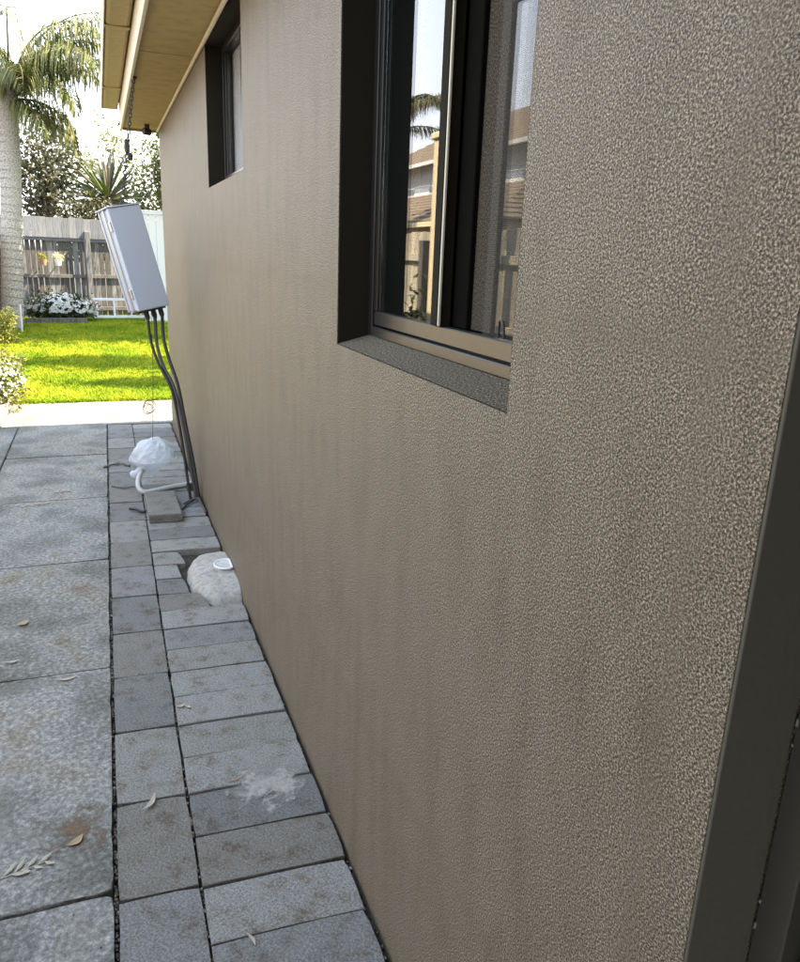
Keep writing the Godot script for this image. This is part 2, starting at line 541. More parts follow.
func build_ground() -> void:
	var g := MB.new()
	g.quad(Vector3(-150, -0.07, 150), Vector3(150, -0.07, 150), Vector3(150, -0.07, -150), Vector3(-150, -0.07, -150), Vector3.UP)
	tag(part(self, "ground", g, M.soil), "dark bare soil under everything", "ground", "", "structure")

	# concrete slabs
	var path := thing("concrete_path", "row of weathered grey concrete slabs along the left", "path", Vector3.ZERO, "", "structure")
	var zs := [1.7, 0.58, -0.55, -1.68, -2.82, -3.955, -5.05, -6.18, -7.285]
	for i in zs.size() - 1:
		var a: float = zs[i] - 0.004; var b: float = zs[i + 1] + 0.004
		var tilt := rng.randf_range(-0.01, 0.01)
		var mb := MB.new()
		mb.slab(mb.worn([Vector3(-0.752, 0, a + tilt), Vector3(xl(a) - 0.005, 0, a - tilt * 0.3), Vector3(xl(b) - 0.005, 0, b + 0.0), Vector3(-0.752, 0, b)], 26, rng, 0.006), -0.08, rng.randf_range(0.0, 0.005), 0.003)
		part(path, "slab", mb, M.slab[i % 3])
		var m2 := MB.new()
		m2.slab([Vector3(-1.03, 0, a - 0.1), Vector3(-0.764, 0, a - 0.1), Vector3(-0.764, 0, maxf(b - 0.09, -7.285)), Vector3(-1.03, 0, maxf(b - 0.09, -7.285))], -0.08, -0.002, 0.006)
		part(path, "edge_slab", m2, M.slab[(i + 1) % 3])
	# sunlit apron between the passage and the lawn
	var ap := MB.new()
	ap.slab([Vector3(-0.90, 0, -7.295), Vector3(6.0, 0, -7.295), Vector3(6.0, 0, -8.42), Vector3(-0.90, 0, -8.42)], -0.08, 0.002, 0.006)
	tag(part(self, "concrete_apron", ap, M.slab[0]), "pale sunlit concrete strip between the passage and the lawn", "pavement", "", "structure")
	var kb := MB.new()
	kb.slab([Vector3(-1.02, 0, -7.42), Vector3(-0.91, 0, -7.42), Vector3(-0.91, 0, -9.4), Vector3(-1.02, 0, -9.4)], -0.08, 0.09, 0.012)
	tag(part(self, "garden_kerb", kb, M.cement), "white concrete kerb edging the flower bed at left", "kerb", "", "structure")

	# pavers
	var pp := thing("paver_path", "bluish grey concrete pavers laid along the foot of the wall", "path", Vector3.ZERO, "", "structure")
	var bed := MB.new()
	bed.quad(Vector3(-0.10, -0.034, 2.0), Vector3(0.60, -0.034, 2.0), Vector3(0.60, -0.034, -7.30), Vector3(-0.10, -0.034, -7.30), Vector3.UP)
	part(pp, "bedding", bed, M.soil)
	var z := -1.449 + 0.1815 * 13
	var row := 0
	while z > -7.25:
		var a := z; var b := maxf(z - 0.1815, -7.285)
		var gap := 0.0024 if rng.randf() < 0.6 else 0.0045
		var xr := 0.512 + rng.randf_range(-0.004, 0.004)
		var cut := 9.0
		var mid := (a + b) / 2
		if mid < -3.27 and mid > -3.98:
			cut = [0.37, 0.292, 0.276, 0.298][clampi(int((-3.27 - mid) / 0.1815), 0, 3)]
		var skew := rng.randf_range(0.008, 0.018)
		var p: Array
		if cut < 1.0:
			p = [Vector3(xm(a) + 0.003, 0, a - gap), Vector3(cut + rng.randf_range(0.0, 0.03), 0, a - gap + skew), Vector3(cut - 0.035 * (1.0 if mid > -3.5 else 0.2), 0, b + gap + skew), Vector3(xm(b) + 0.003, 0, b + gap)]
		else:
			p = [Vector3(xm(a) + 0.003, 0, a - gap), Vector3(xr, 0, a - gap + skew), Vector3(xr, 0, b + gap + skew), Vector3(xm(b) + 0.003, 0, b + gap)]
		var mb := MB.new()
		mb.slab(mb.worn(p, 4, rng, 0.0028), -0.05, rng.randf_range(-0.0025, 0.0025), 0.0022)
		part(pp, "paver", mb, M.paver[[0, 4, 2, 1, 0, 5, 3, 4, 2][row % 9] if rng.randf() < 0.8 else 3])
		z = b
		row += 1
	z = -2.012 + 0.363 * 10
	row = 0
	while z > -7.25:
		var a := z; var b := maxf(z - 0.363, -7.292)
		var gap := 0.003
		var mb := MB.new()
		mb.slab(mb.worn([Vector3(xl(a) + 0.005, 0, a - gap), Vector3(xm(a) - 0.003, 0, a - gap + 0.008), Vector3(xm(b) - 0.003, 0, b + gap + 0.008), Vector3(xl(b) + 0.005, 0, b + gap)], 4, rng, 0.0035), -0.05, rng.randf_range(-0.005, 0.0), 0.0022)
		part(pp, "paver", mb, M.paver[[5, 3, 1, 5, 2, 3][row % 6]])
		z = b
		row += 1
	# grit and crumbs of moss in the joints
	var bits := SphereMesh.new()
	bits.radius = 0.5; bits.height = 1.0; bits.radial_segments = 5; bits.rings = 3
	var xf := []; var cl := []
	for i in 2200:
		var zz := rng.randf_range(-7.2, -0.9)
		var x := xl(zz) + rng.randfn() * 0.003
		var y := -0.014
		if i % 7 == 0:
			x = WX - 0.007 + rng.randfn() * 0.003; y = -0.025
		elif i % 7 == 1:
			x = xm(zz) + rng.randfn() * 0.002; y = -0.006
		var s := rng.randf_range(0.003, 0.010)
		if i % 23 == 0:
			x = rng.randf_range(-0.7, 0.5); y = 0.003; s *= 0.55
		xf.append(Transform3D(Basis.from_euler(Vector3(rng.randf() * 6, rng.randf() * 6, 0)).scaled(Vector3(s, s * 0.7, s * 1.4)), Vector3(x, y, zz)))
		var k := rng.randf()
		cl.append(Color(0.06, 0.05, 0.036) if k < 0.5 else Color(0.15, 0.125, 0.085) if k < 0.95 else Color(0.36, 0.34, 0.3))
	scatter("joint_grit", bits, M.tint, xf, cl, "dark grit and crumbs lying in the paver joints", "grit")

	# lawn
	var lw := MB.new()
	lw.quad(Vector3(-1.75, -0.004, -8.43), Vector3(9, -0.004, -8.43), Vector3(9, -0.004, -22), Vector3(-1.75, -0.004, -22), Vector3.UP)
	tag(part(self, "lawn", lw, M.turf), "bright green mown lawn in front of the back fence", "lawn", "", "structure")
	var tuft := MB.new()
	for i in 7:
		var an := rng.randf() * TAU
		var lean := Vector3(cos(an), 0, sin(an))
		var base := Vector3(rng.randf_range(-0.02, 0.02), 0, rng.randf_range(-0.02, 0.02))
		var side := Vector3(-lean.z, 0, lean.x) * 0.0025
		var hgt := rng.randf_range(0.025, 0.05)
		var midp := base + lean * 0.008 + Vector3.UP * hgt * 0.6
		var tip := base + lean * 0.03 + Vector3.UP * hgt
		tuft.quad(base - side, base + side, midp + side, midp - side, lean + Vector3.UP)
		tuft.flat(midp - side, midp + side, tip, lean + Vector3.UP)
	xf = []; cl = []
	var patch := noise(0.8, 4, 17)
	for i in 52000:
		var zz := -8.44 - 10.6 * pow(rng.randf(), 1.25) + (rng.randf_range(0.0, 0.07) if i % 3 == 0 else 0.0)
		var half := 1.2 - zz * 0.03
		var x := rng.randf_range(-1.72, maxf(1.0, half + 0.1))
		var s := rng.randf_range(0.7, 1.25) * (1.0 + 0.05 * (-8.4 - zz))
		xf.append(Transform3D(Basis(Vector3.UP, rng.randf() * TAU).scaled(Vector3(s, s * rng.randf_range(0.6, 1.0), s)), Vector3(x, -0.004, zz)))
		var k := clampf(rng.randf() * 0.6 + 0.45 + 1.1 * patch.get_noise_2d(x, zz), 0.0, 1.0)
		cl.append(Color(0.15, 0.235, 0.012).lerp(Color(0.31, 0.335, 0.022), k * k))
	scatter("grass", tuft.mesh(), M.blade, xf, cl, "short green grass blades covering the lawn", "grass")

	# soil bed on the left
	var sb := MB.new()
	var g2 := []
	for i in 60:
		var r := []
		for j in 8:
			r.append(Vector3(-1.84 + 0.82 * j / 7.0, 0.01 + rng.randf_range(-0.015, 0.025), 2.0 - 20.0 * i / 59.0))
		g2.append(r)
	sb.grid(g2)
	tag(part(self, "garden_bed", sb, M.soil), "brown soil bed between the path and the side fence", "garden bed", "", "structure")

func scatter(called: String, mesh: Mesh, m: Material, xf: Array, cl: Array, label: String, category: String, parent: Node = self) -> MultiMeshInstance3D:
	var mm := MultiMesh.new()
	mm.transform_format = MultiMesh.TRANSFORM_3D
	mm.use_colors = cl.size() > 0
	mm.mesh = mesh
	mm.instance_count = xf.size()
	for i in xf.size():
		mm.set_instance_transform(i, xf[i])
		if cl.size(): mm.set_instance_color(i, cl[i])
	var o := MultiMeshInstance3D.new()
	o.name = numbered(called) if parent == self else called
	o.multimesh = mm
	o.material_override = m
	parent.add_child(o, true)
	o.set_meta("kind", "stuff")
	if parent == self:
		o.set_meta("label", label); o.set_meta("category", category)
	return o


# ---------------------------------------------------------------- the house
func build_house() -> void:
	var h := thing("house", "taupe rendered house wall with dark framed windows filling the right", "house", Vector3(WX, 0, -3))
	var inv := Vector3(-WX, 0, 3)   # children keep world coordinates
	var o := sub(h, "shell"); o.position = inv
	o.name = "wall"
	var T := 0.20
	var holes := [[-1.805, -0.942, 1.343, 2.44], [-4.08, -3.083, 1.843, 2.472], [-0.477, 0.42, 0.0, 2.1]]
	var mb := MB.new()
	var zs := [END, 6.0]; var ys := [-0.08, SOFFIT + 0.1]
	for q in holes:
		zs.append_array([q[0], q[1]]); ys.append_array([q[2], q[3]])
	zs.sort(); ys.sort()
	for i in zs.size() - 1:
		for j in ys.size() - 1:
			if ys[j + 1] - ys[j] < 1e-5: continue
			var cz: float = (zs[i] + zs[i + 1]) / 2; var cy: float = (ys[j] + ys[j + 1]) / 2
			var open := false
			for q in holes:
				if cz > q[0] and cz < q[1] and cy > q[2] and cy < q[3]: open = true
			if open: continue
			for s in [[WX, Vector3.LEFT], [WX + T, Vector3.RIGHT]]:
				mb.quad(Vector3(s[0], ys[j], zs[i]), Vector3(s[0], ys[j], zs[i + 1]), Vector3(s[0], ys[j + 1], zs[i + 1]), Vector3(s[0], ys[j + 1], zs[i]), s[1])
	for q in holes:
		var A := func(x: float, y: float, zz: float) -> Vector3: return Vector3(x, y, zz)
		mb.quad(A.call(WX, q[2], q[0]), A.call(WX + T, q[2], q[0]), A.call(WX + T, q[3], q[0]), A.call(WX, q[3], q[0]), Vector3.BACK)
		mb.quad(A.call(WX, q[2], q[1]), A.call(WX + T, q[2], q[1]), A.call(WX + T, q[3], q[1]), A.call(WX, q[3], q[1]), Vector3.FORWARD)
		mb.quad(A.call(WX, q[3], q[0]), A.call(WX + T, q[3], q[0]), A.call(WX + T, q[3], q[1]), A.call(WX, q[3], q[1]), Vector3.DOWN)
		mb.quad(A.call(WX, q[2], q[0]), A.call(WX + T, q[2], q[0]), A.call(WX + T, q[2], q[1]), A.call(WX, q[2], q[1]), Vector3.UP)
	mb.quad(Vector3(WX, -0.08, END), Vector3(9.4, -0.08, END), Vector3(9.4, 2.58, END), Vector3(WX, 2.58, END), Vector3.FORWARD)
	mb.flat(Vector3(WX, 2.58, END), Vector3(9.4, 2.58, END), Vector3(4.96, 4.35, END), Vector3.FORWARD)
	part(o, "render_coat", mb, M.render)
	# sloped rendered sills
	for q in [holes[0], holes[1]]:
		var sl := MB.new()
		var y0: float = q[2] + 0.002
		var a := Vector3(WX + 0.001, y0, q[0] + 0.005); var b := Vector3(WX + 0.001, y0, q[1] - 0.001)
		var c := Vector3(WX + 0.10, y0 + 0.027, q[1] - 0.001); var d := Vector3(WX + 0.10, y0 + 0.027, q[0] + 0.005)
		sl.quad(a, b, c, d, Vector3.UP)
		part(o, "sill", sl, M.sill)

	# dark painted linings of the openings
	for q in holes:
		var deep := 0.079 if q[2] > 0.5 else 0.0875
		var paint: Material = M.trim if q[2] > 0.5 else M.reveal
		bar(o, "jamb_lining", Vector3(WX + 0.0012, q[2] + 0.002, q[0] - 0.001), Vector3(WX + deep, q[3], q[0] + 0.004), paint, 0.001)
		bar(o, "jamb_lining", Vector3(WX + 0.0012, q[2] + 0.002, q[1] - 0.004), Vector3(WX + deep, q[3], q[1] + 0.001), paint, 0.001)
		bar(o, "head_lining", Vector3(WX + 0.0012, q[3] - 0.004, q[0] + 0.0045), Vector3(WX + deep, q[3] + 0.001, q[1] - 0.0045), paint, 0.001)

	build_window(h, inv, holes[0], true)
	build_window(h, inv, holes[1], false)

	# door
	var door := sub(h, "door"); door.position = inv
	var dz0: float = holes[2][0]; var dz1: float = holes[2][1]
	bar(door, "frame_jamb", Vector3(WX + 0.088, 0.0, dz0 + 0.0045), Vector3(WX + 0.16, 2.095, dz0 + 0.042), M.door, 0.002)
	bar(door, "frame_jamb", Vector3(WX + 0.088, 0.0, dz1 - 0.042), Vector3(WX + 0.16, 2.095, dz1 - 0.0045), M.door, 0.002)
	bar(door, "frame_head", Vector3(WX + 0.088, 2.055, dz0 + 0.0425), Vector3(WX + 0.16, 2.095, dz1 - 0.0425), M.door, 0.002)
	bar(door, "leaf", Vector3(WX + 0.11, 0.02, dz0 + 0.045), Vector3(WX + 0.15, 2.05, dz1 - 0.045), M.door, 0.003)
	bar(door, "threshold", Vector3(WX + 0.02, -0.02, dz0 + 0.005), Vector3(WX + 0.19, 0.018, dz1 - 0.005), M.cement, 0.004)
	for i in 9:   # chipped pale undercoat along the frame edge
		var y := rng.randf_range(0.62, 1.12)
		var l := rng.randf_range(0.002, 0.012)
		bar(door, "paint_chip", Vector3(WX + 0.0866, y, dz0 + 0.0055), Vector3(WX + 0.0885, y + l, dz0 + 0.0075), M.chip, 0.0003)

	# eave
	var e := sub(h, "eave"); e.position = inv
	var joints := [6.0, 2.8, 0.4, -2.0, -4.4, END - 0.03]
	for i in joints.size() - 1:
		bar(e, "soffit_panel", Vector3(0.2455, SOFFIT, joints[i + 1] + 0.006), Vector3(WX - 0.002, SOFFIT + 0.008, joints[i] - 0.006), M.soffit, 0.001)
	bar(e, "soffit_backing", Vector3(0.246, SOFFIT + 0.011, END - 0.028), Vector3(WX - 0.002, SOFFIT + 0.02, 6.0), M.soffit, 0.001)
	bar(e, "wall_bead", Vector3(WX - 0.020, SOFFIT - 0.018, END), Vector3(WX - 0.001, SOFFIT - 0.0015, 6.0), M.fascia, 0.006)
	bar(e, "fascia", Vector3(0.229, SOFFIT - 0.018, END - 0.03), Vector3(0.245, 2.70, 6.0), M.fascia, 0.002)
	bar(e, "end_board", Vector3(0.247, SOFFIT - 0.02, END - 0.05), Vector3(WX - 0.004, 2.70, END - 0.031), M.soffit, 0.002)
	# quad gutter with rolled lip
	var gt := MB.new()
	var prof := [Vector2(0.220, 2.72), Vector2(0.220, 2.618), Vector2(0.205, 2.608), Vector2(0.125, 2.605), Vector2(0.108, 2.612), Vector2(0.100, 2.63), Vector2(0.100, 2.70), Vector2(0.096, 2.712), Vector2(0.103, 2.722), Vector2(0.112, 2.715)]
	var zz := [6.0, 2.0, -0.5, -2.9, END - 0.03]
	for k in prof.size() - 1:
		for i in zz.size() - 1:
			var A := Vector3(prof[k].x, prof[k].y, zz[i] - 0.002); var B := Vector3(prof[k + 1].x, prof[k + 1].y, zz[i] - 0.002)
			var C := Vector3(prof[k + 1].x, prof[k + 1].y, zz[i + 1] + 0.002); var D := Vector3(prof[k].x, prof[k].y, zz[i + 1] + 0.002)
			var nn := Vector3(prof[k + 1].y - prof[k].y, -(prof[k + 1].x - prof[k].x), 0)
			if nn.dot(Vector3((A.x + B.x) / 2 - 0.16, (A.y + B.y) / 2 - 2.68, 0)) < 0: nn = -nn
			gt.quad(A, B, C, D, nn)
	part(e, "gutter", gt, M.gutter)
	bar(e, "gutter_end", Vector3(0.1005, 2.607, END - 0.034), Vector3(0.2195, 2.715, END - 0.0305), M.gutter, 0.001)
	for q in [-4.55, -6.2, -2.9]:
		bar(e, "gutter_joiner", Vector3(0.098, 2.6015, q - 0.025), Vector3(0.221, 2.6075, q + 0.025), M.gutter, 0.002)
	bar(e, "gutter_lip", Vector3(0.094, 2.606, END - 0.03), Vector3(0.1005, 2.722, 6.0), M.fascia, 0.003)

	# roof and the rooms behind, closed so that light enters only by the windows
	var r := sub(h, "roof"); r.position = inv
	var rf := MB.new()
	for s in [0.0, -0.06]:
		rf.quad(Vector3(0.12, 2.75 + s, 6.2), Vector3(0.12, 2.75 + s, END - 0.06), Vector3(4.96, 4.6 + s, END - 0.06), Vector3(4.96, 4.6 + s, 6.2), Vector3.UP if s == 0.0 else Vector3.DOWN)
		rf.quad(Vector3(9.8, 2.75 + s, 6.2), Vector3(9.8, 2.75 + s, END - 0.06), Vector3(4.96, 4.6 + s, END - 0.06), Vector3(4.96, 4.6 + s, 6.2), Vector3.UP if s == 0.0 else Vector3.DOWN)
	part(r, "tile_cover", rf, M.rooftile)
	var rm := MB.new()
	rm.box(Vector3(WX + T + 0.002, -0.07, END + 0.15), Vector3(9.3, -0.02, 6.0))
	rm.box(Vector3(WX + T + 0.002, 2.53, END + 0.15), Vector3(9.3, 2.6, 6.0))
	rm.box(Vector3(9.2, -0.02, END + 0.15), Vector3(9.4, 2.53, 6.0))
	rm.box(Vector3(4.2, -0.02, END + 0.2), Vector3(4.3, 2.53, 5.8))
	rm.box(Vector3(WX + T + 0.002, -0.02, -2.6), Vector3(4.2, 2.53, -2.5))
	rm.box(Vector3(WX, -0.02, 6.0), Vector3(9.4, 2.6, 6.2))
	part(r, "room_walls", rm, M.room)

func build_window(h: Node3D, inv: Vector3, q: Array, large: bool) -> void:
	var w := sub(h, "window"); w.position = inv
	var z0: float = q[0] + 0.005; var z1: float = q[1] - 0.005
	var y0: float = q[2] + 0.024; var y1: float = q[3] - 0.005
	var f := 0.602   # outer face of the frame
	bar(w, "frame_jamb", Vector3(f, y0, z0), Vector3(f + 0.09, y1, z0 + 0.028), M.frame, 0.002)
	bar(w, "frame_jamb", Vector3(f, y0, z1 - 0.028), Vector3(f + 0.09, y1, z1), M.frame, 0.002)
	bar(w, "frame_head", Vector3(f, y1 - 0.03, z0 + 0.0285), Vector3(f + 0.09, y1, z1 - 0.0285), M.frame, 0.002)
	if not large:
		bar(w, "frame_sill", Vector3(f, y0, z0 + 0.0285), Vector3(f + 0.09, y0 + 0.03, z1 - 0.0285), M.bronze, 0.002)
		bar(w, "sash_stile", Vector3(f + 0.008, y0 + 0.031, z0 + 0.0285), Vector3(f + 0.03, y1 - 0.031, z0 + 0.055), M.frame, 0.002)
		bar(w, "sash_stile", Vector3(f + 0.008, y0 + 0.031, (z0 + z1) / 2 - 0.02), Vector3(f + 0.03, y1 - 0.031, (z0 + z1) / 2 + 0.02), M.frame, 0.002)
		bar(w, "pane", Vector3(f + 0.016, y0 + 0.031, z0 + 0.0555), Vector3(f + 0.020, y1 - 0.031, (z0 + z1) / 2 - 0.0205), M.glass, 0.0005)
		bar(w, "pane", Vector3(f + 0.036, y0 + 0.031, (z0 + z1) / 2 + 0.0), Vector3(f + 0.040, y1 - 0.031, z1 - 0.029), M.glass, 0.0005)
		bar(w, "curtain", Vector3(f + 0.046, y0 + 0.031, z0 + 0.03), Vector3(f + 0.050, y1 - 0.031, z1 - 0.03), M.curtain, 0.001)
		return
	# two-track sliding window: bronze sill tracks, front sash at the far side, screened panel at the near side
	var zm := -1.392
	bar(w, "sill_track", Vector3(f, y0, z0 + 0.0285), Vector3(f + 0.012, y0 + 0.022, z1 - 0.0285), M.bronze, 0.002)
	bar(w, "sill_base", Vector3(f + 0.0125, y0 - 0.002, z0 + 0.0285), Vector3(f + 0.09, y0 + 0.012, z1 - 0.0285), M.bronze, 0.001)
	bar(w, "sill_track", Vector3(f + 0.040, y0 + 0.0125, z0 + 0.0285), Vector3(f + 0.044, y0 + 0.030, z1 - 0.0285), M.bronze, 0.001)
	bar(w, "sash_rail", Vector3(f + 0.006, y0 + 0.0255, z0 + 0.0285), Vector3(f + 0.028, y0 + 0.058, z1 - 0.0285), M.bronze, 0.002)
	bar(w, "sash_stile", Vector3(f + 0.004, y0 + 0.0585, z0 + 0.0285), Vector3(f + 0.028, y1 - 0.0305, z0 + 0.048), M.frame, 0.002)
	bar(w, "meeting_stile", Vector3(f - 0.002, y0 + 0.0585, zm - 0.018), Vector3(f + 0.028, y1 - 0.0305, zm + 0.014), M.trim, 0.002)
	bar(w, "seal", Vector3(f - 0.001, y0 + 0.0585, zm + 0.0145), Vector3(f + 0.004, y1 - 0.0305, zm + 0.020), M.cream_seal, 0.001)
	bar(w, "pane", Vector3(f + 0.009, y0 + 0.0585, z0 + 0.0485), Vector3(f + 0.013, y1 - 0.0305, zm - 0.0185), M.glass, 0.0005)
	bar(w, "pane", Vector3(f + 0.044, y0 + 0.031, zm - 0.01), Vector3(f + 0.048, y1 - 0.0305, z1 - 0.029), M.glass, 0.0005)
	var s := MB.new()
	s.quad(Vector3(f + 0.022, y0 + 0.0585, -1.228), Vector3(f + 0.022, y0 + 0.0585, z1 - 0.03), Vector3(f + 0.022, y1 - 0.031, z1 - 0.03), Vector3(f + 0.022, y1 - 0.031, -1.228), Vector3.LEFT)
	part(w, "fly_screen", s, M.screen)
	bar(w, "sash_stile", Vector3(f + 0.0285, y0 + 0.0585, zm + 0.0205), Vector3(f + 0.042, y1 - 0.031, -1.3105), M.stile_shade, 0.002)  # opaque bar painting in the dark reflection and shade of the meeting stile
	bar(w, "dark_reflection", Vector3(f + 0.0385, y0 + 0.0585, -1.310), Vector3(f + 0.0425, y1 - 0.031, -1.232), M.dark_screen, 0.001)  # upright strip standing for mesh over a dark reflection
	bar(w, "dark_reflection", Vector3(f + 0.0385, 1.945, -1.2315), Vector3(f + 0.0425, y1 - 0.031, z1 - 0.03), M.dark_screen, 0.001)  # top band of the same painted dark reflection
	# latch loop on the sill
	var l := MB.new()
	l.tube([Vector3(f + 0.015, y0 + 0.06, -1.155), Vector3(f + 0.014, y0 + 0.088, -1.152), Vector3(f + 0.014, y0 + 0.088, -1.138), Vector3(f + 0.015, y0 + 0.06, -1.135)], 0.0022, 6)
	part(w, "latch", l, M.rubber)


# ---------------------------------------------------------------- neighbours seen in the window reflection
func build_neighbours() -> void:
	var n := thing("neighbour_house", "two storey neighbour house with brown tiled hip roofs, mirrored in the large window", "house", Vector3(-13, 0, -27))
	var b := MB.new()
	b.box(Vector3(-5, 0, -9), Vector3(2.0, 5.0, 9))
	part(n, "wall", b, M.nwall)
	var lo := MB.new()
	lo.box(Vector3(2.0, 0, -10), Vector3(5.2, 2.5, 10))
	part(n, "lower_wall", lo, M.ncream)
	hip(n, "roof", Vector3(-5.6, 5.0, -9.6), Vector3(2.6, 5.0, 9.6), 2.3, 14)
	hip(n, "lower_roof", Vector3(1.0, 2.5, -10.5), Vector3(5.9, 2.5, 10.5), 1.15, 9)
	bar(n, "gutter", Vector3(2.61, 4.86, -9.6), Vector3(2.72, 4.99, 9.6), M.nwall, 0.01)
	bar(n, "gutter", Vector3(5.91, 2.36, -10.5), Vector3(6.02, 2.49, 10.5), M.ncream, 0.01)
	for k in 5:
		var z := -7.5 + 3.6 * k
		var f := bar(n, "window", Vector3(1.99, 3.1, z), Vector3(2.04, 4.3, z + 1.6), M.white, 0.01)
		bar(f, "pane", Vector3(0.026, -0.52, -0.72), Vector3(0.03, 0.52, 0.72), M.glass, 0.001)
	var post := thing("veranda_post", "cream painted square timber post mirrored at the edge of the window pane", "post", Vector3(-1.30, 0, -5.78))
	bar(post, "shaft", Vector3(-0.07, 0.0, -0.07), Vector3(0.07, 2.42, 0.07), M.ncream, 0.006)
	bar(post, "cap", Vector3(-0.09, 2.421, -0.09), Vector3(0.09, 2.47, 0.09), M.ncream, 0.008)

# unseen roof and back wall added behind the camera to keep the light low
func build_added_canopy() -> void:
	var c := thing("added_canopy", "unseen flat roof added behind the viewpoint to darken the near wall", "added_canopy", Vector3(-0.85, 0, 3.6))
	bar(c, "roof", Vector3(-1.5, 2.56, -4.3), Vector3(0.92, 2.62, 2.4), M.nwall, 0.005)
	bar(c, "beam", Vector3(-1.5, 2.46, -4.3), Vector3(0.92, 2.555, -4.22), M.door, 0.005)
	bar(c, "added_back_wall", Vector3(-1.0, 0.0, 2.2), Vector3(1.36, 2.55, 2.28), M.door, 0.005)
	for z in [-3.0, 2.1]:
		bar(c, "post", Vector3(-0.85, -0.07, z - 0.04), Vector3(-0.77, 2.559, z + 0.04), M.door, 0.005)

# hip roof of overlapping tile courses
func hip(parent: Node, called: String, lo: Vector3, hi: Vector3, rise: float, rows: int) -> void:
	var mb := MB.new()
	var half := (hi.x - lo.x) / 2
	for i in rows:
		var t0 := float(i) / rows; var t1 := float(i + 1) / rows
		var a0 := half * t0; var a1 := half * t1
		var ya := lo.y + rise * t0 + 0.05; var yb := lo.y + rise * t1 + 0.015
		var p := [Vector3(lo.x + a0, ya, lo.z + a0), Vector3(hi.x - a0, ya, lo.z + a0), Vector3(hi.x - a0, ya, hi.z - a0), Vector3(lo.x + a0, ya, hi.z - a0)]
		var q := [Vector3(lo.x + a1, yb, lo.z + a1), Vector3(hi.x - a1, yb, lo.z + a1), Vector3(hi.x - a1, yb, hi.z - a1), Vector3(lo.x + a1, yb, hi.z - a1)]
		for k in 4:
			var j := (k + 1) % 4
			mb.quad(p[k], p[j], q[j], q[k], Vector3.UP)
			var out: Vector3 = (p[k] + p[j]) / 2 - (p[0] + p[2]) / 2; out.y = 0
			mb.quad(p[k], p[j], p[j] - Vector3(0, 0.05, 0), p[k] - Vector3(0, 0.05, 0), out)
	mb.quad(lo, Vector3(hi.x, lo.y, lo.z), hi, Vector3(lo.x, lo.y, hi.z), Vector3.DOWN)
	part(parent, called, mb, M.rooftile)


